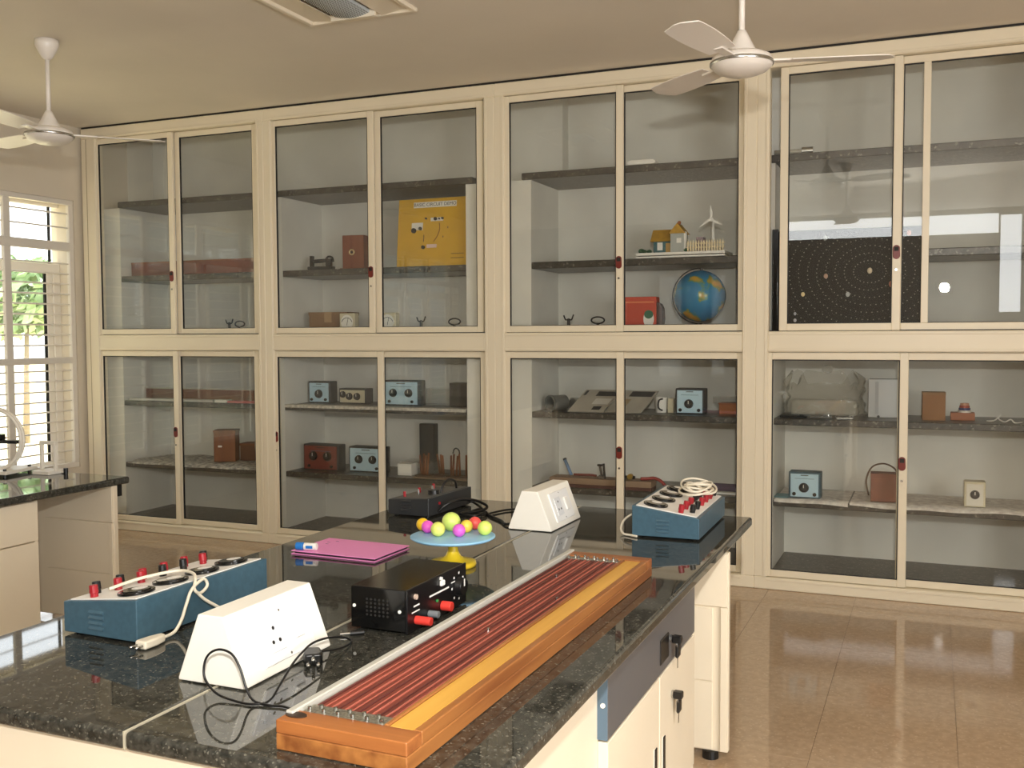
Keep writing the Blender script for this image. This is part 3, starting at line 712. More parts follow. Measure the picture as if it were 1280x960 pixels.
# cake stand with balls
cs = thing('cake_stand', 'light blue round plate on a yellow pedestal foot holding coloured balls', 'stand', (-1.425, 2.89, Z))
M_PY = mat('yellow_plastic', (232, 200, 44), .35); M_PB = mat('light_blue_plastic', (146, 196, 228), .4)
MB().lathe([(.001, 0), (.074, 0), (.076, .006), (.074, .015), (.062, .017), (.045, .02), (.026, .032), (.017, .05), (.015, .07), (.02, .088), (.001, .088)], n=40).build('pedestal', M_PY, cs, smooth=True)
MB().lathe([(.001, .086), (.06, .086), (.13, .089), (.138, .094), (.138, .098), (.134, .0995), (.001, .0995)], n=56).build('plate', M_PB, cs, smooth=True)
BALLS = [('yellow rubber ball half hidden behind the pink ball, on the blue plate', (-1.552, 2.922), .021, (240, 196, 40)),
         ('magenta rubber ball next to the yellow one, on the blue plate', (-1.518, 2.893), .0205, (234, 96, 204)),
         ('pale yellow-green ball at the front edge of the blue plate', (-1.461, 2.855), .0235, (222, 230, 116)),
         ('largest ball, lime green, standing behind the others on the blue plate', (-1.461, 2.952), .031, (206, 230, 116)),
         ('purple-pink ball in front of the largest lime ball', (-1.395, 2.874), .021, (220, 100, 206)),
         ('small yellow ball half hidden behind the purple-pink ball', (-1.402, 2.945), .021, (236, 206, 80)),
         ('coral red ball at the back of the blue plate', (-1.398, 3.002), .0215, (226, 84, 78)),
         ('lime yellow ball at the edge of the plate in front of the red ball', (-1.328, 2.928), .0235, (212, 234, 112))]
for i, (lab, (x, y), r, c) in enumerate(BALLS):
    o = MB().sphere((0, 0, 0), r, 28, 18).build('ball', mat('ball_%d' % i, c, .38), None, smooth=True, loc=(x, y, Z + .0995 + r)); tag(o, lab, 'ball', 'coloured balls on the blue plate')

# pink folder and glue bottle
pf = thing('pink_folder', 'flat bright pink folder lying beside the ball stand', 'folder', (-1.848, 2.949, Z), R(-1.5))
M_PINK = mat('pink_card', (240, 150, 208), .45)
B(-.168, -.114, 0, .168, .114, .003).build('back_cover', M_PINK, pf, bevel=.001, seg=1)
B(-.158, -.106, .003, .162, .108, .010).build('pages', mat('dark_pages', (48, 34, 40), .8), pf)
B(-.168, -.114, .010, .168, .114, .013).build('front_cover', M_PINK, pf, bevel=.001, seg=1)
for (x, y) in ((-.12, .02), (-.11, .07), (-.13, .045)): B(x, y, .013, x + .012, y + .004, .0134).build('printed_mark', M_BLACK, pf)
gb = thing('marker_bottle', 'small white bottle with blue cap lying on the pink folder corner', 'bottle', (-1.972, 2.858, Z + .0135), R(12))
MB().cyl((-.005, 0, .013), (.042, 0, .013), .0125, n=20).build('bottle_body', M_WHITE2, gb, smooth=False, bevel=.003)
MB().cyl((-.034, 0, .0135), (-.006, 0, .0135), .0132, n=20).build('cap', mat('blue_cap', (40, 120, 200), .4), gb, bevel=.003)
B(.005, -.0128, .008, .03, -.0120, .018).build('blue_label', mat('blue_cap', (40, 120, 200), .4), gb)

# black leads at the near end
bc = thing('black_lead', 'thin black lead standing in a loop in front of the near white socket box', 'cord', (-1.25, 1.64, Z))
o_ = (-1.25, 1.64, Z)
MB().tube(rel([(-1.305, 1.945, .814), (-1.290, 1.985, .808), (-1.286, 2.03, .8045), (-1.294, 2.062, .805), (-1.302, 2.04, .820), (-1.30, 1.97, .839), (-1.298, 1.904, .846), (-1.288, 1.85, .843), (-1.273, 1.79, .836), (-1.252, 1.72, .822), (-1.236, 1.655, .806), (-1.262, 1.632, .8035), (-1.305, 1.632, .8045), (-1.355, 1.637, .812), (-1.39, 1.645, .836), (-1.394, 1.65, .866), (-1.381, 1.652, .888), (-1.354, 1.652, .899), (-1.324, 1.652, .892), (-1.303, 1.65, .866), (-1.284, 1.645, .828), (-1.262, 1.640, .8075), (-1.225, 1.64, .8035), (-1.19, 1.645, .8035), (-1.15, 1.628, .8035), (-1.128, 1.60, .8035)], o_), .0026, n=8).build('lead', M_BLACK, bc, smooth=True)
MB().cyl((-1.128 - o_[0], 1.602 - o_[1], .004), (-1.116 - o_[0], 1.575 - o_[1], .006), .0045, n=10).build('banana_plug', M_WHITE2, bc)
bp = thing('black_plug', 'black three-pin plug lying beside the near white socket box', 'plug', (-1.295, 1.90, Z), R(35))
MB().prism([(-.016, .04), (-.022, .0), (-.018, -.018), (.018, -.018), (.022, .0), (.016, .04)], .0, .026, 'Z').build('plug_body', M_BLACK, bp, bevel=.005, seg=3)
for (x, z) in ((-.011, .008), (.011, .008), (0, .020)): MB().cyl((x, -.018, z), (x, -.044, z), .0042, n=12).build('pin', M_STEEL, bp, smooth=True)
jp = thing('jack_plug', 'tiny silver-tipped black plug next to the black power supply', 'plug', (-1.325, 2.115, Z), R(-50))
MB().cyl((0, -.005, .006), (0, .03, .006), .006, n=12).build('sleeve', M_BLACK, jp); MB().cyl((0, -.03, .006), (0, -.005, .006), .003, n=10).build('tip', M_STEEL, jp)
# black leads at the far end
cord('black_cable', 'black cable running from the black instrument case to the far socket box', [(-1.865, 3.90, .835), (-1.84, 3.93, .82), (-1.79, 3.90, .806), (-1.72, 3.80, .806), (-1.66, 3.72, .806), (-1.58, 3.64, .806), (-1.535, 3.58, .806), (-1.50, 3.58, .81)], .0055, M_BLACK)
cord('black_cable', 'black cable curving behind the far socket box', [(-1.70, 3.72, .805), (-1.68, 3.80, .806), (-1.65, 3.88, .806), (-1.58, 3.92, .806), (-1.50, 3.90, .806), (-1.46, 3.86, .806)], .0045, M_BLACK)
cord('black_cable', 'tangle of black cable on the bench beside the black instrument case', [(-1.87, 3.66, .82), (-1.84, 3.68, .85), (-1.80, 3.74, .862), (-1.76, 3.80, .85), (-1.73, 3.84, .82), (-1.75, 3.80, .806), (-1.80, 3.74, .806), (-1.78, 3.70, .806), (-1.72, 3.70, .806), (-1.70, 3.76, .812)], .006, M_BLACK)

# ------------------------------------------------------------------ ring apparatus on the window bench
tg = thing('ring_galvanometer', 'white ring coil apparatus with black cross arm on the window bench', 'apparatus', (-4.72, 3.93, Z), R(12))
M_RING = mat('ring_white', (232, 226, 214), .4)
for dx in (-.012, .012):
    MB().tube([(.165 * math.cos(t), dx, .19 + .165 * math.sin(t)) for t in [2 * math.pi * k / 28 for k in range(28)]], .009, n=8, closed=True, sub=3).build('ring_coil', M_RING, tg, smooth=True)
B(-.15, -.02, .168, .145, .02, .186).build('cross_arm', M_GLOSSBLACK, tg, bevel=.002, seg=1)
MB().lathe([(.001, 0), (.05, 0), (.05, .03), (.001, .03)], (0, 0, .186), 28).build('compass_box', M_GLOSSBLACK, tg)
B(-.16, -.13, .012, .16, .13, .03).build('base_board', M_RING, tg, bevel=.004)
for (x, y) in ((-.13, -.1), (.13, -.1), (.13, .1), (-.13, .1)): MB().cyl((x, y, 0), (x, y, .04), .009, n=12).build('levelling_screw', M_BLACK, tg)
ws = thing('white_stand', 'low white frame stand with black knob behind the ring apparatus', 'stand', (-4.45, 4.04, Z), R(0))
B(-.06, -.06, 0, .06, .06, .02).build('base', M_RING, ws, bevel=.003)
for x in (-.05, .05): B(x - .008, -.01, .02, x + .008, .01, .16).build('upright', M_RING, ws, bevel=.002, seg=1)
B(-.058, -.01, .16, .058, .01, .178).build('crossbar', M_RING, ws, bevel=.002, seg=1)
MB().cyl((.09, .03, 0), (.09, .03, .03), .012, n=16).build('knob', M_BLACK, ws); B(.055, .024, .005, .092, .036, .012).build('tab', M_RING, ws)

# ------------------------------------------------------------------ shelf contents
SZ = {'low': .5305, 'mid': 1.0305, 'waist': 1.5455, 'high': 2.0305, 'top': 2.6205}
M_PALEBLUE = mat('pale_blue_panel', (190, 220, 236), .35); M_CASE = mat('dark_meter_case', (52, 54, 56), .5); M_MAROON = mat('maroon_panel', (122, 52, 42), .4)
M_CREAMP = mat('cream_panel', (214, 206, 178), .4)
M_BROWNBOX = wood('brown_box_wood', (150, 92, 54), (122, 70, 40), 'Z', 20, .5)
def meter(label, x0, x1, y, z, h, panel_m, dials, case_m=M_CASE, depth=.11, marks=True, rz=0.0, group='meters on the cabinet shelves'):
    w = x1 - x0
    root = thing('panel_meter', label, 'meter', ((x0 + x1) / 2, y + depth / 2, z), rz, group)
    B(-w / 2, -depth / 2 + .006, 0, w / 2, depth / 2, h).build('case', case_m, root, bevel=.004, seg=1)
    fp = B(-w / 2 + .012, -depth / 2, .008, w / 2 - .012, -depth / 2 + .006, h - .012).build('face_plate', panel_m, root, bevel=.001, seg=1)
    for (u, v, r) in dials:
        d = MB().cyl((u * w, -depth / 2, v * h), (u * w, -depth / 2 - .014, v * h), r, r * .86, n=24).build('dial', M_BLACK, fp)
        MB().cyl((u * w, -depth / 2 - .014, v * h), (u * w, -depth / 2 - .016, v * h), r * .45, n=16).build('dial_cap', M_CASE, d)
        B(u * w - .002, -depth / 2 - .0165, v * h, u * w + .002, -depth / 2 - .0155, v * h + r * .7).build('pointer', M_WHITE2, d)
    if marks:
        for u in (-.32, .32): MB().cyl((u * w, -depth / 2, .16 * h), (u * w, -depth / 2 - .01, .16 * h), .011, n=12).build('terminal', M_BLACK, fp)
        B(-.12 * w, -depth / 2 - .0006, .86 * h, .12 * w, -depth / 2, .89 * h).build('printed_line', M_CASE, fp)
        B(-.30 * w, -depth / 2 - .0006, .74 * h, .30 * w, -depth / 2, .755 * h).build('printed_line', mat('print_blue', (70, 110, 130), .5), fp)
    return root
# bay 2 lower
meter('pale blue one-dial meter at the window end of the upper shelf, second bay', -4.44, -4.245, 6.50, SZ['mid'], .165, M_PALEBLUE, [(0, .42, .034)])
meter('cream meter with two black dials between the blue meters', -4.165, -3.925, 6.50, SZ['mid'], .115, M_CREAMP, [(-.34, .6, .026), (-.1, .48, .028), (.18, .48, .028)], marks=False)
meter('pale blue two-dial meter right of the cabinet stile, second bay upper shelf', -3.745, -3.45, 6.45, SZ['mid'], .185, M_PALEBLUE, [(-.22, .5, .032), (.22, .5, .032)])
meter('maroon two-dial meter on the lower shelf of the second bay', -4.405, -4.095, 6.37, SZ['low'], .195, M_MAROON, [(-.2, .55, .036), (.2, .55, .036)])
meter('pale blue two-dial meter half behind the stile beside the maroon meter', -4.02, -3.725, 6.40, SZ['low'], .188, M_PALEBLUE, [(-.2, .5, .032), (.2, .5, .032)])
dk = thing('relay_box', 'dark square box with small white spot at the pier end of the shelf', 'box', (-3.14, 6.56, SZ['mid']), 0)
B(-.085, -.06, 0, .085, .06, .17).build('case', mat('dark_brown_case', (54, 46, 40), .5), dk, bevel=.004); MB().cyl((.03, -.061, .075), (.03, -.06, .075), .008, n=12).build('spot', M_WHITE2, dk)
B(-.06, -.0615, .02, .06, -.06, .15).build('front_plate', mat('dark_plate', (40, 36, 34), .4), dk)
cb = thing('clear_box', 'clear plastic box between the blue two-dial meter and the dark box', 'box', (-3.34, 6.60, SZ['mid']))
for a in ((-.1, -.05, 0, .1, -.047, .12), (-.1, .047, 0, .1, .05, .12), (-.1, -.047, 0, -.097, .047, .12), (.097, -.047, 0, .1, .047, .12), (-.097, -.047, 0, .097, .047, .003)): B(*a).build('wall_sheet', M_CLEAR, cb)
B(-.103, -.053, .12, .103, .053, .126).build('lid', M_CLEAR, cb)
pp = tag(MB().box(-4.46, 6.2245, 1.012, -2.965, 6.2355, 1.0335).box(-4.46, 6.2355, 1.0303, -2.965, 6.34, 1.0335).build('shelf_paper', mat('newsprint', (222, 216, 204), .9, rgb2=(170, 166, 158), scale=40)), 'folded newsprint lining along the front edge of the second bay shelf', 'paper')
# small white carton etc
wb_ = thing('small_carton', 'small white carton on the shelf in front of the clear tray', 'carton', (-3.50, 6.40, SZ['low'])); B(-.075, -.05, 0, .04, .05, .085).build('carton_body', M_WHITE2, wb_, bevel=.003); B(-.06, -.051, .02, .03, -.05, .07).build('pasted_label', mat('label_paper', (250, 248, 240), .7), wb_)
ct = thing('tray_box', 'translucent flat tray box behind the small white carton', 'box', (-3.50, 6.58, SZ['low'])); B(-.12, -.08, 0, .14, .08, .075).build('tray', M_CLEAR, ct); B(-.125, -.085, .075, .145, .085, .085).build('lid', M_CLEAR, ct)
bt = thing('black_upright_case', 'tall narrow black case standing against the back wall', 'case', (-3.50, 6.70, SZ['low'])); B(-.062, -.035, 0, .062, .035, .35).build('case_body', M_BLACK, bt, bevel=.004); B(-.056, -.037, .01, .056, -.035, .34).build('front_panel', M_CASE, bt)
M_STICK = wood('stick_wood', (150, 96, 60), (112, 66, 40), 'Z', 30, .5)
def stick_set(label, x, y, n, h, w, sd):
    rnd = random.Random(sd)
    root = thing('stick_stand', label, 'wooden stand', (x, y, SZ['low']), 0, 'wooden stick stands')
    B(-w / 2 - .02, -.05, 0, w / 2 + .02, .05, .012).build('base', mat('stand_base', (92, 66, 48), .6), root, bevel=.002, seg=1)
    for i in range(n):
        u = -w / 2 + w * i / max(1, n - 1); hh = h * rnd.uniform(.9, 1.05)
        MB().cyl((u, rnd.uniform(-.02, .02), .012), (u + rnd.uniform(-.006, .006), rnd.uniform(-.02, .02), hh), .0085, .007, n=8).build('stick', M_STICK, root, smooth=True)
stick_set('bundle of brown sticks directly below the tall black case', -3.37, 6.38, 4, .165, .065, 1)
stick_set('pair of brown sticks forming a narrow V on the shelf', -3.265, 6.44, 3, .15, .035, 2)
stick_set('bundle of brown sticks with a loop on top, near the pier', -3.13, 6.40, 4, .165, .07, 3)
stick_set('dark brown sticks partly hidden at the pier edge', -3.01, 6.37, 2, .18, .025, 4)
tag(MB().tube([(-3.15, 6.40, .70), (-3.14, 6.40, .73), (-3.12, 6.40, .738), (-3.10, 6.40, .72), (-3.098, 6.40, .69)], .005).build('wire_loop', M_CASE, smooth=True), 'dark wire loop hooked over the sticks near the pier', 'wire')
tag(B(-3.40, 6.25, SZ['low'], -2.97, 6.33, SZ['low'] + .010).build('wood_strip', wood('strip_wood', (150, 128, 104), (126, 104, 84), 'X', 20, .6), bevel=.002, seg=1), 'thin flat wood strip in front of the brown sticks', 'strip')

# bay 2 upper
yb_ = thing('circuit_board', 'large yellow square circuit board leaning inside the second cabinet', 'board', (-3.274, 6.33, SZ['high']), 0, rot=(R(-6), 0, 0))
M_YB = mat('yellow_board', (226, 178, 40), .5, var=.05, scale=6)
B(-.282, 0, 0, .282, .012, .490).build('board', M_YB, yb_, bevel=.002, seg=1)
B(-.16, -.0012, .425, .18, 0, .465).build('title_strip', M_WHITE2, yb_)
text('title_lettering', 'BASIC CIRCUIT DEMO', .034, yb_, (.01, -.0014, .445), (R(90), 0, 0), M_CASE)
B(-.17, -.0012, .265, -.08, 0, .318).build('label_patch', M_WHITE2, yb_); B(-.02, -.0012, .325, .08, 0, .35).build('label_patch', M_WHITE2, yb_); B(-.045, -.0012, .135, .035, 0, .16).build('label_patch', mat('pink_patch', (232, 206, 200), .6), yb_)
for (x, z, r) in ((-.15, .262, .018), (-.098, .275, .012), (-.07, .14, .013), (.02, .34, .012), (-.055, .345, .007), (.075, .342, .008), (.05, .34, .006)):
    MB().cyl((x, 0, z), (x, -.012, z), r, n=14).build('fitting', M_CASE, yb_)
MB().tube([(.05, -.002, .31), (.055, -.003, .27), (.04, -.003, .22), (.01, -.002, .18)], .002, n=6).build('wire', M_BROWNBOX, yb_)
MB().tube([(-.07, -.002, .23), (-.068, -.003, .21), (-.07, -.002, .18)], .002, n=6).build('wire', M_CASE, yb_)
for (x, z) in ((.115, .27), (.08, .205)): B(x, -.001, z, x + .006, 0, z + .012).build('mark', M_CASE, yb_)
for z in (.055, .085): B(.15, -.0008, z, .25, 0, z + .006).build('small_print', mat('print_brown', (150, 112, 40), .6), yb_)
bx_ = thing('wooden_box', 'reddish brown upright wooden box with a round brass ring front', 'box', (-3.955, 6.44, SZ['high']), R(8))
B(-.085, -.06, .012, .085, .06, .255).build('box_body', wood('red_brown_wood', (150, 84, 54), (124, 64, 42), 'Z', 20, .45), bx_, bevel=.003); B(-.10, -.075, 0, .10, .075, .012).build('box_foot', M_BROWNBOX, bx_)
MB().tube([(-.01 + .018 * math.cos(t), -.063, .13 + .018 * math.sin(t)) for t in [2 * math.pi * k / 16 for k in range(16)]], .005, n=6, closed=True, sub=2).build('brass_ring', mat('brass_pale', (220, 200, 150), .3, .6), bx_)
MB().cyl((-.01, -.06, .13), (-.01, -.064, .13), .008, n=12).build('keyhole', M_BLACK, bx_)
ins = thing('optical_instrument', 'small dark metal instrument with two uprights beside the brown box', 'apparatus', (-4.25, 6.42, SZ['high']), R(10))
M_GUN = mat('gunmetal', (46, 46, 46), .4, .5)
B(-.10, -.03, .01, .10, .03, .035).build('bed', M_GUN, ins, bevel=.003); B(-.085, -.02, .035, -.065, .02, .115).build('upright', M_GUN, ins); B(.04, -.02, .035, .085, .02, .095).build('head', M_GUN, ins, bevel=.008)
MB().cyl((-.07, 0, .075), (.05, 0, .08), .014, n=14).build('barrel', M_GUN, ins, smooth=True); MB().tube([(.04, -.005, .09), (.06, -.005, .108), (.09, -.005, .10), (.10, -.005, .07)], .008, n=8).build('arm', M_GUN, ins, smooth=True)
for x in (-.09, .09):
    for y in (-.025, .025): MB().cyl((x, y, 0), (x, y, .012), .008, n=10).build('foot', M_GUN, ins)
cn = thing('carton', 'flat brown cardboard carton at the bottom of the second upper cabinet', 'carton', (-4.215, 6.53, SZ['waist']), R(6))
M_CARD = mat('cardboard', (152, 116, 82), .8, var=.1, scale=12)
B(-.16, -.10, 0, .16, .10, .175).build('carton_body', M_CARD, cn, bevel=.004); B(-.162, -.102, .155, .162, .102, .178).build('lid_flap', M_CARD, cn); B(-.03, -.103, .10, .03, .103, .1785).build('tape', mat('tape_brown', (176, 142, 104), .4), cn)
def round_meter(label, x, y):
    root = thing('round_meter', label, 'meter', (x, y, SZ['waist']), 0, 'white square meters standing behind the middle rail')
    B(-.066, -.03, 0, .066, .03, .165).build('case', M_CREAMP, root, bevel=.008, seg=3); MB().cyl((0, -.03, .10), (0, -.034, .10), .052, n=28).build('dial_face', M_WHITE2, root)
    MB().tube([(.046 * math.cos(R(a)), -.035, .085 + .046 * math.sin(R(a))) for a in range(20, 161, 14)], .002, n=5).build('scale_arc', M_CASE, root); MB().cyl((0, -.036, .075), (.012, -.036, .128), .0015, n=5).build('needle', M_BLACK, root)
    B(-.055, -.036, .02, .055, -.031, .05).build('lower_plate', M_CASE, root)
round_meter('white square meter touching the brown carton, left of the cabinet stile', -3.955, 6.33); round_meter('white square meter just right of the cabinet stile, below the shelf of the yellow board', -3.615, 6.33)
def clip_bits(name, label, x, y, kind):
    root = thing(name, label, 'apparatus', (x, y, SZ['waist']))
    if kind == 0:
        MB().lathe([(.001, 0), (.04, 0), (.04, .015), (.012, .02), (.01, .10), (.001, .10)], n=18).build('base', M_GUN, root, smooth=False); MB().tube([(-.035, 0, .13), (-.02, 0, .10), (.0, 0, .105), (.02, 0, .10), (.035, 0, .135)], .005, n=6).build('fork', M_GUN, root, smooth=True)
    else:
        MB().lathe([(.001, 0), (.04, 0), (.04, .012), (.012, .018), (.01, .075), (.001, .075)], n=18).build('base', M_GUN, root); MB().tube([(.045 * math.cos(t), 0, .095 + .022 * math.sin(t)) for t in [2 * math.pi * k / 14 for k in range(14)]], .0055, n=6, closed=True, sub=2).build('loop', M_GUN, root, smooth=True)
clip_bits('forked_stand', 'dark forked stand tip rising above the rail under the yellow board', -3.365, 6.34, 0)
clip_bits('looped_stand', 'dark oval loop stand near the pier below the yellow board', -3.10, 6.34, 1)
clip_bits('forked_stand', 'dark forked stand tip above the rail of the third cabinet', -2.25, 6.34, 0)
clip_bits('looped_stand', 'dark low loop stand beside the stile of the third cabinet', -2.045, 6.34, 1)
clip_bits('looped_stand', 'dark loop stand behind the rail in the cabinet beside the window', -4.98, 6.38, 1)
clip_bits('forked_stand', 'dark forked stand behind the rail in the cabinet beside the window', -5.08, 6.38, 0)

# bay 1
lb = thing('long_board', 'long reddish wooden board on the upper shelf beside the window', 'board', (-5.31, 6.42, SZ['high']), 0)
M_RB = wood('red_board_wood', (142, 74, 52), (112, 56, 42), 'X', 10, .5)
B(-.70, -.09, 0, .66, .09, .115).build('board_body', M_RB, lb, bevel=.003); B(-.70, -.092, .10, .66, -.09, .112).build('edge_strip', M_BROWNBOX, lb); MB().cyl((.56, -.094, .085), (.56, -.09, .085), .014, n=14).build('end_fitting', M_WHITE2, lb)
lb = thing('long_board', 'long brown wooden board on the lower shelf beside the window', 'board', (-5.33, 6.52, SZ['mid']), 0)
M_BB = wood('brown_board_wood', (140, 94, 64), (112, 72, 48), 'X', 10, .5)
B(-.66, -.08, 0, .70, .08, .088).build('board_body', M_BB, lb, bevel=.003); B(-.66, -.08, .088, .70, -.072, .098).build('scale_edge', mat('scale_grey', (190, 188, 178), .35), lb)
tag(B(-6.0, 6.26, SZ['mid'], -5.16, 6.34, SZ['mid'] + .018).build('metal_strip', mat('scale_grey2', (206, 204, 198), .4), bevel=.002, seg=1), 'pale grey metal strip lying before the long brown board', 'strip')
tag(B(-5.14, 6.26, SZ['mid'], -5.03, 6.33, SZ['mid'] + .022).build('folded_card', M_WHITE2, bevel=.002, seg=1), 'small folded white card between the grey and red strips', 'card')
tag(B(-5.02, 6.26, SZ['mid'], -4.62, 6.34, SZ['mid'] + .016).build('red_strip', mat('red_white_strip', (196, 110, 108), .5), bevel=.002, seg=1), 'pinkish red strip at the shelf edge beside the cabinet post', 'strip')
wbx = thing('wooden_box', 'brown upright wooden box with small white tag, low in the cabinet beside the window', 'box', (-5.20, 6.47, SZ['low'] + .019), R(25))
B(-.085, -.075, 0, .085, .075, .245).build('box_body', M_BROWNBOX, wbx, bevel=.003); B(-.088, -.078, .235, .088, .078, .25).build('box_lid', M_BROWNBOX, wbx); B(-.05, -.0765, .115, -.02, -.075, .13).build('tag_plate', M_WHITE2, wbx)
wb2 = thing('wooden_box', 'low brown wooden box behind the upright one, beside the grey hoop', 'box', (-5.03, 6.60, SZ['low'] + .019), R(10)); B(-.09, -.07, 0, .09, .07, .135).build('box_body', wood('box_wood2', (118, 74, 50), (96, 58, 38), 'X', 20, .5), wb2, bevel=.003); B(-.092, -.072, .12, .092, .072, .138).build('box_lid', M_BROWNBOX, wb2)
hp = thing('hoop_coil', 'grey hoop coil standing on edge beside the low brown box', 'apparatus', (-4.78, 6.50, SZ['low'] + .019), R(25))
MB().tube([(.13 * math.cos(t), 0, .14 + .13 * math.sin(t)) for t in [2 * math.pi * k / 24 for k in range(24)]], .010, n=8, closed=True, sub=3).build('hoop', mat('hoop_grey', (150, 150, 140), .4), hp, smooth=True); B(-.05, -.05, 0, .05, .05, .014).build('base', M_BROWNBOX, hp)
def paper_sheet(name, label, x0, x1, y0, y1, z, seed, m_, amp=.008, nx=26, ny=8, drape=.0):
    rnd = random.Random(seed); ph = [(rnd.uniform(4, 14), rnd.uniform(4, 14), rnd.uniform(0, 6), rnd.uniform(.4, 1)) for _ in range(5)]
    mb = MB(); vv = []
    for j in range(ny + 1):
        for i in range(nx + 1):
            x = x0 + (x1 - x0) * i / nx; y = y0 + (y1 - y0) * j / ny
            h = amp * (1 + sum(a * math.sin(p * x * 2 + q * y + r) for p, q, r, a in ph) / 3.2); h = max(.0006, h)
            if drape and j == 0: y = 6.2275; h = -drape * (.65 + .35 * math.sin(x * 11 + seed) * math.sin(x * 4.3))
            if drape and j == 1: y = 6.231; h = .0015
            vv.append((x, y, z + h))
    n = len(vv); vv += [(a, b, c - .0005) for a, b, c in vv]
    fs = []
    for j in range(ny):
        for i in range(nx):
            k = j * (nx + 1) + i; fs.append((k, k + 1, k + nx + 2, k + nx + 1)); fs.append((n + k, n + k + nx + 1, n + k + nx + 2, n + k + 1))
    mb.add(vv, fs)
    return tag(mb.build(name, m_, smooth=True), label, 'paper')
M_NEWS = mat('printed_newspaper', (232, 228, 220), .9, rgb2=(132, 128, 126), scale=26)
M_NEWS2 = mat('faded_newspaper', (244, 240, 232), .9, rgb2=(204, 196, 190), scale=24)
paper_sheet('newspaper', 'crumpled grey newspapers on the low shelf beside the window', -6.0, -4.62, 6.245, 6.74, SZ['low'], 4, M_NEWS, .011, drape=.014)

# bay 3 upper
tag(MB().prism([(-1.80, 2.6205), (-1.63, 2.6205), (-1.62, 2.632), (-1.64, 2.650), (-1.79, 2.650), (-1.81, 2.635)], 6.205, 6.33).build('folded_paper', M_WHITE2, bevel=.003), 'folded white paper on the topmost slab above the model farm', 'paper')
fm = thing('model_farm', 'model farmyard with yellow roofed house, picket fence and white wind turbine', 'model', (-1.478, 6.36, SZ['high']), 0)
B(-.285, -.11, 0, .285, .16, .012).build('base_board', M_WHITE2, fm, bevel=.002, seg=1); B(-.285, -.105, .018, .285, .16, .035).build('base_board', M_WHITE2, fm, bevel=.002, seg=1); B(-.27, -.09, .012, .27, .15, .018).build('spacer', M_CASE, fm)
zb = .035
hs = B(-.19, -.02, zb, -.07, .10, zb + .085).build('house_walls', mat('teal_card', (64, 104, 112), .7), fm)
M_ROOF = mat('straw_yellow', (204, 158, 56), .7, var=.15, scale=30)
MB().prism([(-.05, zb + .075), (.13, zb + .075), (.055, zb + .155), (.025, zb + .155)], -.205, -.055, 'X').build('house_roof', M_ROOF, fm)
B(-.165, -.0215, zb + .02, -.13, -.02, zb + .07).build('window', M_WHITE2, hs); B(-.11, -.0215, zb, -.075, -.02, zb + .065).build('door', mat('tan_card', (196, 160, 96), .7), hs)
tw = B(-.07, -.06, zb, .015, .06, zb + .125).build('tower_walls', mat('pale_grey_card', (176, 180, 176), .7), fm)
MB().prism([(-.08, zb + .12), (.028, zb + .12), (-.026, zb + .185)], -.07, .07, 'Y').build('tower_roof', M_ROOF, fm)
MB().sphere((-.02, -.03, zb + .19), .012, 10, 8).build('finial', mat('rust_card', (150, 84, 40), .7), fm); B(-.03, -.0615, zb + .06, .0, -.06, zb + .09).build('window', M_WHITE2, tw)
B(.015, -.05, zb, .03, -.03, zb + .13).build('downpipe', M_WHITE2, fm)
lf = mat('model_green', (40, 84, 56), .8)
for i, (x, y, r) in enumerate(((-.262, -.05, .020), (-.24, -.055, .015), (-.215, -.03, .016), (.035, -.06, .016))): MB().sphere((x, y, zb + r * .8), r, 10, 7, (1.1, 1, .8)).build('bush', lf, fm, smooth=True)
M_PICK = mat('picket_cream', (230, 214, 178), .6)
for i in range(14):
    x = .045 + i * .0168; MB().prism([(x, zb), (x + .0085, zb), (x + .0085, zb + .062), (x + .00425, zb + .072), (x, zb + .062)], -.085, -.080).build('picket', M_PICK, fm)
for z in (.022, .046): B(.04, -.080, zb + z, .28, -.076, zb + z + .007).build('fence_rail', M_PICK, fm)
wt = MB().cyl((.185, .02, zb), (.185, .02, zb + .20), .014, .008, n=14).build('turbine_tower', M_WHITE2, fm, smooth=True)
MB().cyl((.178, -.005, zb + .205), (.178, .035, zb + .205), .014, n=14).build('turbine_hub', M_WHITE2, wt)
for a in (93, 213, 333):
    c, s_ = math.cos(R(a)), math.sin(R(a)); p = lambda l, w: (.178 + c * l - s_ * w, zb + .205 + s_ * l + c * w)
    MB().prism([p(.008, -.007), p(.03, -.013), p(.085, -.002), p(.085, .001), p(.008, .007)], -.012, -.006).build('turbine_blade', M_WHITE2, wt)
B(.085, -.02, zb, .13, .06, zb + .095).build('shed', mat('mauve_card', (150, 132, 140), .7), fm)

rc = thing('red_carton', 'red printed carton with rounded dark side, in the upper cabinet', 'carton', (-1.765, 6.42, SZ['waist']), R(4))
M_REDC = mat('red_card', (206, 76, 52), .5, var=.06, scale=8)
B(-.115, -.06, 0, .105, .06, .245).build('carton_body', M_REDC, rc, bevel=.003); B(-.10, -.061, .205, .09, -.06, .215).build('print_band', mat('orange_band', (226, 130, 84), .5), rc)
MB().prism([(.055 + .035 * math.cos(t), .10 + .055 * math.sin(t)) for t in [2 * math.pi * k / 18 for k in range(18)]], -.0612, -.06).build('printed_oval', M_WHITE2, rc); MB().prism([(.055 + .03 * math.cos(t), .13 + .028 * math.sin(t)) for t in [2 * math.pi * k / 14 for k in range(14)]], -.0618, -.0612).build('printed_cap', mat('print_green', (58, 110, 80), .5), rc)
MB().prism([(.105, .01), (.135, .03), (.145, .10), (.14, .17), (.125, .20), (.105, .21)], -.05, .05).build('side_shell', mat('dark_shell', (70, 44, 40), .5), rc)
gl = thing('globe', 'blue world globe on a dark stand beside the red carton', 'globe', (-1.385, 6.43, SZ['waist']), 0)
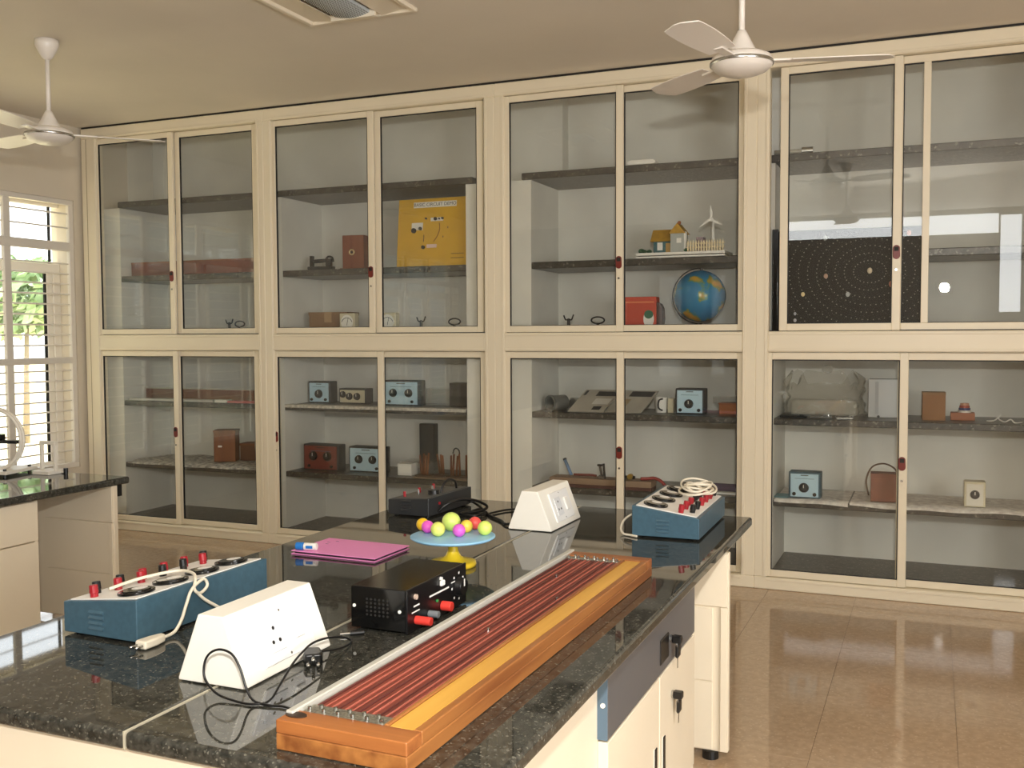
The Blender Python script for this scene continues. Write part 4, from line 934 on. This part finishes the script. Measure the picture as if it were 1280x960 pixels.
gm = bpy.data.materials.new('globe_map'); gm.use_nodes = True; nt = gm.node_tree; b = nt.nodes['Principled BSDF']; b.inputs['Roughness'].default_value = .25
tc = nt.nodes.new('ShaderNodeTexCoord'); nz = nt.nodes.new('ShaderNodeTexNoise'); nz.inputs['Scale'].default_value = 8.5; nz.inputs['Detail'].default_value = 5
mp = nt.nodes.new('ShaderNodeMapping'); mp.inputs['Location'].default_value = (.28, .1, .22); nt.links.new(tc.outputs['Object'], mp.inputs['Vector']); nt.links.new(mp.outputs['Vector'], nz.inputs['Vector'])
cr = nt.nodes.new('ShaderNodeValToRGB'); e = cr.color_ramp.elements; e[0].position = 0; e[0].color = lin((36, 110, 160)); e[1].position = 1; e[1].color = lin((210, 160, 70))
for pos, c in ((.52, (52, 132, 178)), (.56, (90, 140, 120)), (.585, (150, 150, 74)), (.66, (216, 160, 60))):
    q = e.new(pos); q.color = lin(c)
nt.links.new(nz.outputs['Fac'], cr.inputs['Fac']); nt.links.new(cr.outputs['Color'], b.inputs['Base Color']); MATS['globe_map'] = gm
gs = MB().sphere((0, 0, 0), .165, 40, 26).build('sphere', gm, gl, smooth=True, loc=(0, 0, .245), rot=(R(10), R(20), R(40)))
MB().lathe([(.001, 0), (.085, 0), (.085, .012), (.02, .025), (.014, .07), (.001, .07)], n=28).build('stand', M_BLACK, gl, smooth=False)
MB().tube([(.172 * math.cos(R(a)) * .35, .172 * math.cos(R(a)) * -.0 + .0, .245 + .178 * math.sin(R(a))) if False else (-.178 * math.cos(R(a)), 0, .245 + .178 * math.sin(R(a))) for a in range(-85, 100, 12)], .0045, n=6).build('meridian_arm', M_CASE, gl, smooth=True)
MB().cyl((.01, 0, .405), (.01, 0, .425), .01, n=12).build('axis_cap', M_BLACK, gl)

# bay 3 lower
def tin(label, x, y, r, L, rz, m_):
    root = thing('tin_can', label, 'can', (x, y, SZ['mid']), rz, 'tins lying on the shelf')
    n = 28
    MB().lathe([(r * .86, 0), (r, 0), (r, L), (r * .86, L), (r * .86, .004)], n=n).build('shell', m_, root, smooth=False, rot=(R(-90), 0, 0), loc=(0, -L / 2, r))
    MB().lathe([(.001, L - .006), (r * .86, L - .006), (r * .86, L - .003), (.001, L - .003)], n=n).build('bottom_disc', M_CASE, root, rot=(R(-90), 0, 0), loc=(0, -L / 2, r))
    MB().lathe([(r * .84, -.003), (r * 1.05, -.003), (r * 1.05, .008), (r * .84, .008)], n=n).build('rim', mat('rim_grey', (140, 142, 140), .35, .5), root, rot=(R(-90), 0, 0), loc=(0, -L / 2, r))
M_TINC = mat('tin_grey', (160, 162, 158), .35, .6)
tin('grey tin lying with its dark mouth outwards at the pier end of the shelf', -2.355, 6.40, .052, .13, R(-28), M_TINC)
tin('clear plastic cup lying beside the grey tin', -2.235, 6.50, .042, .12, R(70), M_CLEAR)
def lean_board(label, x0, x1, skew, y, h, seed):
    root = thing('leaning_board', label, 'board', ((x0 + x1) / 2, y, SZ['mid']), 0, 'display boards leaning on the shelf')
    w = x1 - x0; t = .008; dy = .13
    poly = [(-w / 2, 0, 0), (w / 2 - skew, 0, 0), (w / 2, dy, h), (-w / 2 + skew, dy, h)]
    nrm = Vector((0, -h, dy)).normalized() * t
    vv = [Vector(p) for p in poly] + [Vector(p) + nrm for p in poly]
    bd = MB().add(vv, [(0, 1, 2, 3), (7, 6, 5, 4), (0, 4, 5, 1), (1, 5, 6, 2), (2, 6, 7, 3), (3, 7, 4, 0)]).build('board', mat('grey_board', (176, 170, 158), .6, var=.08, scale=9), root)
    def on(u, v): 
        a = Vector(poly[0]).lerp(Vector(poly[1]), u); b_ = Vector(poly[3]).lerp(Vector(poly[2]), u); return a.lerp(b_, v) + nrm
    def patch(u0, v0, u1, v1, m_, n):
        q = [on(u0, v0), on(u1, v0), on(u1, v1), on(u0, v1)]; e_ = nrm.normalized() * .0015
        MB().add([p for p in q] + [p + e_ for p in q], [(3, 2, 1, 0), (4, 5, 6, 7), (0, 1, 5, 4), (1, 2, 6, 5), (2, 3, 7, 6), (3, 0, 4, 7)]).build(n, m_, root)
    if seed == 0: patch(.42, .72, .98, .92, mat('dark_print', (62, 62, 64), .5), 'printed_band'); patch(.05, .75, .12, .95, M_CASE, 'printed_mark'); patch(.62, .1, .85, .25, M_CASE, 'printed_patch'); patch(.5, .35, .95, .6, mat('pale_print', (206, 202, 194), .6), 'printed_photo')
    else: patch(.32, .72, .95, .95, mat('dark_print', (62, 62, 64), .5), 'printed_band'); patch(.2, .3, .45, .6, mat('tan_print', (150, 132, 104), .6), 'printed_photo')
    B(-.02, dy, 0, .02, dy + .01, h * .8).build('rear_prop', M_CASE, root)
lean_board('grey printed board leaning back, beside the grey tin', -2.235, -1.90, .09, 6.275, .14, 0)
lean_board('grey printed board leaning back behind the stile, next to the white cup', -1.985, -1.655, .085, 6.30, .138, 1)
cp = thing('white_cup', 'white cup shell with a dark half ring between leaning board and blue meter', 'cup', (-1.645, 6.46, SZ['mid']), 0)
MB().lathe([(.001, 0), (.036, 0), (.042, .10), (.038, .10), (.033, .004), (.001, .004)], n=24).build('cup_wall', M_WHITE2, cp, smooth=False); MB().tube([(.02, -.042, .015), (-.005, -.046, .03), (-.008, -.048, .06), (.0, -.046, .085), (.022, -.042, .092)], .006, n=6).build('half_ring', M_BLACK, cp, smooth=True); B(.05, -.03, 0, .09, .03, .095).build('sleeve', M_CREAMP, cp, bevel=.003)
meter('pale blue one-dial meter alone on the third bay shelf, beside the orange box', -1.53, -1.342, 6.37, SZ['mid'], .165, M_PALEBLUE, [(-.03, .40, .030)])
ob = thing('orange_box', 'orange brown flat box under a clear lid at the shelf end', 'box', (-1.16, 6.50, SZ['mid']), 0); B(-.10, -.06, 0, .12, .06, .07).build('box_body', mat('orange_brown', (176, 106, 56), .6), ob, bevel=.003); B(-.14, -.05, .072, .12, .055, .115).build('clear_lid', M_CLEAR, ob); B(-.105, -.065, .063, .12, .065, .072).build('box_lid', mat('orange_brown2', (158, 92, 50), .6), ob)
pk = thing('wooden_plank', 'long pale wooden plank with dark lower edge on the low shelf', 'plank', (-2.03, 6.33, SZ['low']), 0); B(-.33, -.07, .022, .37, .07, .062).build('plank_top', wood('pale_plank', (158, 132, 108), (134, 108, 86), 'X', 14, .6), pk, bevel=.003); B(-.33, -.066, 0, .37, .06, .022).build('plank_foot', wood('dark_plank', (92, 52, 44), (72, 40, 34), 'X', 14, .6), pk)
bs = thing('blue_rod', 'pale blue slanted rod resting on the plank', 'rod', (-2.27, 6.36, SZ['low'] + .0625)); MB().cyl((.03, 0, .006), (-.025, .03, .10), .011, n=12).build('rod_body', mat('pale_blue_rod', (120, 150, 190), .4), bs, smooth=True); MB().cyl((-.025, .03, .10), (-.03, .033, .11), .013, n=12).build('rod_cap', M_CASE, bs)
tag(MB().tube([(-2.22, 6.36, .602), (-2.15, 6.35, .604), (-2.10, 6.36, .604), (-2.06, 6.35, .602)], .008).build('red_wire', mat('dull_red', (130, 60, 50), .6), smooth=True), 'dull red wire lying on the wooden plank', 'wire')
cl = thing('metal_clamp', 'grey metal clamp screwed upright on the plank edge', 'clamp', (-2.005, 6.30, SZ['low'] + .0625), 0)
M_CL = mat('clamp_grey', (110, 106, 100), .4, .5)
B(-.02, -.02, 0, .02, .02, .02).build('jaw', M_CL, cl); MB().cyl((0, 0, .02), (-.02, .02, .085), .009, n=10).build('screw', M_CL, cl, smooth=True); B(-.035, .01, .08, .0, .03, .092).build('head', M_GUN, cl); MB().cyl((.02, 0, .0), (.012, 0, .10), .008, n=10).build('post', M_GUN, cl)
yk = thing('pulley_bits', 'small brass pulley on the plank right of the stile', 'pulley', (-1.83, 6.33, SZ['low'] + .0625), 0); MB().cyl((-.04, .01, .012), (.04, .01, .012), .011, n=14).build('axle', M_GUN, yk); MB().cyl((.01, -.01, .018), (.01, .02, .018), .018, n=18).build('wheel', mat('brass', (190, 158, 70), .35, .7), yk); B(-.045, -.01, 0, -.03, .03, .035).build('bracket', M_CL, yk)
tag(MB().tube([(-1.74, 6.30, .605), (-1.70, 6.32, .605), (-1.66, 6.34, .607), (-1.61, 6.33, .590), (-1.57, 6.33, .544)], .011).build('red_tool', mat('dull_red2', (150, 50, 46), .5), smooth=True), 'red handled tool lying off the plank end', 'tool')
pv = thing('tool_roll', 'dark purple and white tool roll at the post end of the low shelf', 'bundle', (-1.18, 6.40, SZ['low']), 0); MB().cyl((-.14, 0, .03), (.12, 0, .03), .028, n=14).build('roll', mat('purple_cloth', (84, 70, 92), .8), pv); B(-.15, -.08, 0, .13, -.03, .012).build('white_strip', M_WHITE2, pv)

# bay 4 upper: planet board, pipe
sb = thing('planet_board', 'large black board with dotted planet orbits and small light planet markers', 'board', (-.462, 6.1985, SZ['waist']), 0)
M_SB = mat('black_board', (17, 17, 17), .6, spec=.3, var=.15, scale=10)
B(-.399, .006, 0, .40, .026, .615).build('board', M_SB, sb, bevel=.003); B(-.437, .0, .0, -.40, .034, .628).build('left_edge_bar', M_GLOSSBLACK, sb, bevel=.004)
dots = MB(); cx, cz = .12, .36; rnd = random.Random(5)
for k in range(9):
    rx = .09 + k * .052; rz_ = .065 + k * .043
    n = int(26 + k * 9)
    for i in range(n):
        t = 2 * math.pi * i / n; x = cx + rx * math.cos(t); z = cz + rz_ * math.sin(t)
        if -.39 < x < .39 and .02 < z < .60: dots.box(x - .0026, .0050, z - .0026, x + .0026, .006, z + .0026)
for i in range(160):
    x = rnd.uniform(-.39, .39); z = rnd.uniform(.03, .58); dots.box(x - .001, .0052, z - .001, x + .001, .006, z + .001)
d_ = dots.build('orbit_dots', mat('orbit_print', (150, 145, 136), .7), sb); d_['kind'] = 'stuff'
for i, (px, pz, r, c) in enumerate(((-.13, .585, .012, (150, 160, 160)), (.33, .595, .013, (206, 150, 130)), (-.125, .36, .012, (196, 160, 140)), (.12, .385, .014, (222, 206, 180)), (.24, .305, .015, (200, 130, 110)), (.0, .25, .012, (180, 186, 190)), (-.255, .255, .011, (240, 220, 170)), (-.30, .10, .009, (210, 206, 214)), (-.30, .14, .008, (190, 190, 200)), (-.395, .58, .010, (190, 60, 50)))):
    MB().sphere((max(px, -.385), .004, pz - .02), r, 14, 10, (1, .5, 1.25)).build('planet_marker', mat('planet_%d' % i, c, .4), sb, smooth=True)
tp = thing('pipe_piece', 'short pale pipe with metal collar on the topmost slab by the cabinet post', 'pipe', (-.80, 6.27, SZ['top']), R(3))
MB().cyl((-.10, 0, .02), (.10, 0, .02), .014, n=16).build('tube', mat('pipe_grey', (176, 172, 160), .35), tp, smooth=True); MB().cyl((.06, 0, .022), (.125, 0, .022), .022, n=16).build('collar', M_STEEL, tp, smooth=False); B(-.10, -.02, 0, .10, .02, .008).build('saddle', M_CL, tp)
# bay 4 lower
bag = thing('plastic_bag', 'large wrinkled clear plastic bag on the shelf of the fourth bay', 'bag', (-.625, 6.56, SZ['mid']), 0)
mb = MB(); vv = []; fs = []; nu, nv = 40, 22; rnd = random.Random(11)
for j in range(nv + 1):
    v = j / nv
    for i in range(nu):
        t = 2 * math.pi * i / nu
        rx = .235 * (1 - .14 * max(0, v - .8) / .2) ; ry = .09 * (1 - .5 * v)
        k = 1 + .05 * math.sin(7 * t + 9 * v) + .04 * math.sin(13 * t - 17 * v) + .03 * math.sin(23 * v + 3 * t)
        vv.append((rx * k * math.copysign(abs(math.cos(t)) ** .6, math.cos(t)), ry * k * math.sin(t), .002 + v * (.24 + .05 * math.sin(3 * t) + .02 * math.sin(9 * t))))
for j in range(nv):
    for i in range(nu): fs.append((j * nu + i, j * nu + (i + 1) % nu, (j + 1) * nu + (i + 1) % nu, (j + 1) * nu + i))
mb.add(vv, fs).build('bag_film', glass_mat('bag_film', (.86, .85, .82, 1), 1.35, .16), bag, smooth=True)
MB().sphere((.02, 0, .29), .035, 14, 8, (1, .5, .8)).build('knot', M_CLEAR, bag, smooth=True)
B(-.2, -.05, .003, .2, .05, .10).build('contents', mat('bag_contents', (188, 182, 168), .8), bag, bevel=.02, seg=3)
wbx = thing('white_carton', 'tall white carton standing beside the stile of the fourth bay', 'carton', (-.268, 6.555, SZ['mid']), 0); B(-.09, -.05, 0, .09, .05, .235).build('carton_body', mat('cool_white', (214, 216, 218), .5), wbx, bevel=.004); B(-.05, -.0512, .02, -.03, -.05, .22).build('crease', mat('cool_grey', (190, 192, 196), .5), wbx); MB().cyl((-.03, -.058, .006), (-.03, -.05, .006), .008, n=10).build('cap', M_CASE, wbx)
bb_ = thing('brown_carton', 'plain brown upright carton right of the stile in the fourth bay', 'carton', (.012, 6.43, SZ['mid']), R(3)); B(-.063, -.05, 0, .063, .05, .165).build('carton_body', mat('plain_brown', (152, 106, 66), .7, var=.06, scale=10), bb_, bevel=.003); B(-.064, -.051, .152, .064, .051, .167).build('carton_lid', M_CARD, bb_)
tc_ = thing('coil_block', 'terracotta block with a small red, white and blue coil on top', 'apparatus', (.172, 6.49, SZ['mid']), 0); B(-.066, -.05, 0, .066, .05, .045).build('block', mat('terracotta', (166, 104, 74), .7), tc_, bevel=.004)
for k, c in enumerate(((226, 216, 206), (60, 70, 120), (170, 70, 56), (206, 150, 120))):
    MB().lathe([(.034 - k * .004, .045 + k * .014), (.036 - k * .004, .045 + k * .014), (.036 - k * .004, .058 + k * .014), (.001, .058 + k * .014)], (.01, -.01, 0), 20).build('coil_layer', mat('coil_%d' % k, c, .5), tc_)
tag(MB().tube([(.30, 6.42, 1.033), (.34, 6.40, 1.04), (.37, 6.38, 1.075), (.36, 6.40, 1.05), (.39, 6.36, 1.035), (.42, 6.36, 1.05), (.44, 6.33, 1.034), (.48, 6.38, 1.034)], .004).build('white_wire', M_WHITE2, smooth=True), 'tangled white wire on the shelf right of the coil block', 'wire')
for i, (x0, x1, y) in enumerate(((-.86, -.70, 6.32), (-.69, -.55, 6.34), (-.53, -.43, 6.31))):
    r_ = thing('metal_bits', ['dark flat tool at the post end, before the plastic bag', 'dark flat tool in the middle, before the plastic bag', 'chrome clip before the plastic bag, near the white carton'][i], 'tool', ((x0 + x1) / 2, y, SZ['mid']), R(8 * i - 6), 'small tools before the plastic bag')
    w = (x1 - x0) / 2; B(-w, -.012, 0, w, .012, .012).build('shank', [M_GUN, M_CL, M_STEEL][i], r_, bevel=.003, seg=1); MB().cyl((w * .6, 0, .012), (w * .6, 0, .022), .012, n=12).build('boss', M_STEEL if i else M_GUN, r_)
meter('pale blue one-dial meter on newspaper, low shelf of the fourth bay', -.80, -.612, 6.275, SZ['low'] + .012, .16, M_PALEBLUE, [(-.02, .40, .030)], case_m=mat('steel_blue_case', (70, 96, 110), .5))
rb = thing('carry_box', 'red brown box with a thin arched handle, left of the stile', 'box', (-.25, 6.36, SZ['low'] + .012), R(3))
B(-.08, -.06, 0, .08, .06, .165).build('box_body', mat('red_brown_leather', (138, 84, 64), .6, var=.1, scale=14), rb, bevel=.004); B(-.081, -.061, .145, .081, .061, .168).build('box_lid', mat('red_brown_lid', (126, 74, 58), .6), rb)
MB().tube([(-.09, -.02, .03), (-.105, -.02, .12), (-.075, -.02, .20), (-.01, -.02, .225), (.05, -.02, .20), (.078, -.02, .15)], .005, n=8).build('handle', mat('handle_brown', (96, 74, 58), .5), rb, smooth=True)
meter('white one-dial meter on newspaper at the far right of the low shelf', .183, .296, 6.30, SZ['low'] + .012, .145, mat('white_panel', (226, 222, 210), .4), [(0, .50, .026)], case_m=M_CREAMP, marks=False)
tag(B(.205, 6.295, SZ['low'] + .028, .275, 6.299, SZ['low'] + .044).build('label_plate', M_CASE), 'black name strip on the white one-dial meter', 'label') if False else None
paper_sheet('newspaper', 'grey newspaper sheet under the blue meter on the low shelf', -.88, -.45, 6.238, 6.72, SZ['low'] + .001, 9, M_NEWS2, .005, drape=.022)
paper_sheet('newspaper', 'pinkish grey newspaper running under the handled box and white meter', -.44, .61, 6.238, 6.72, SZ['low'] + .001, 13, M_NEWS2, .006, drape=.020)
tag(B(-.885, 6.26, SZ['low'] + .0115, -.80, 6.40, SZ['low'] + .016).build('blue_sheet', mat('teal_sheet', (96, 140, 150), .5)), 'teal blue card beside the blue meter at the post', 'card')
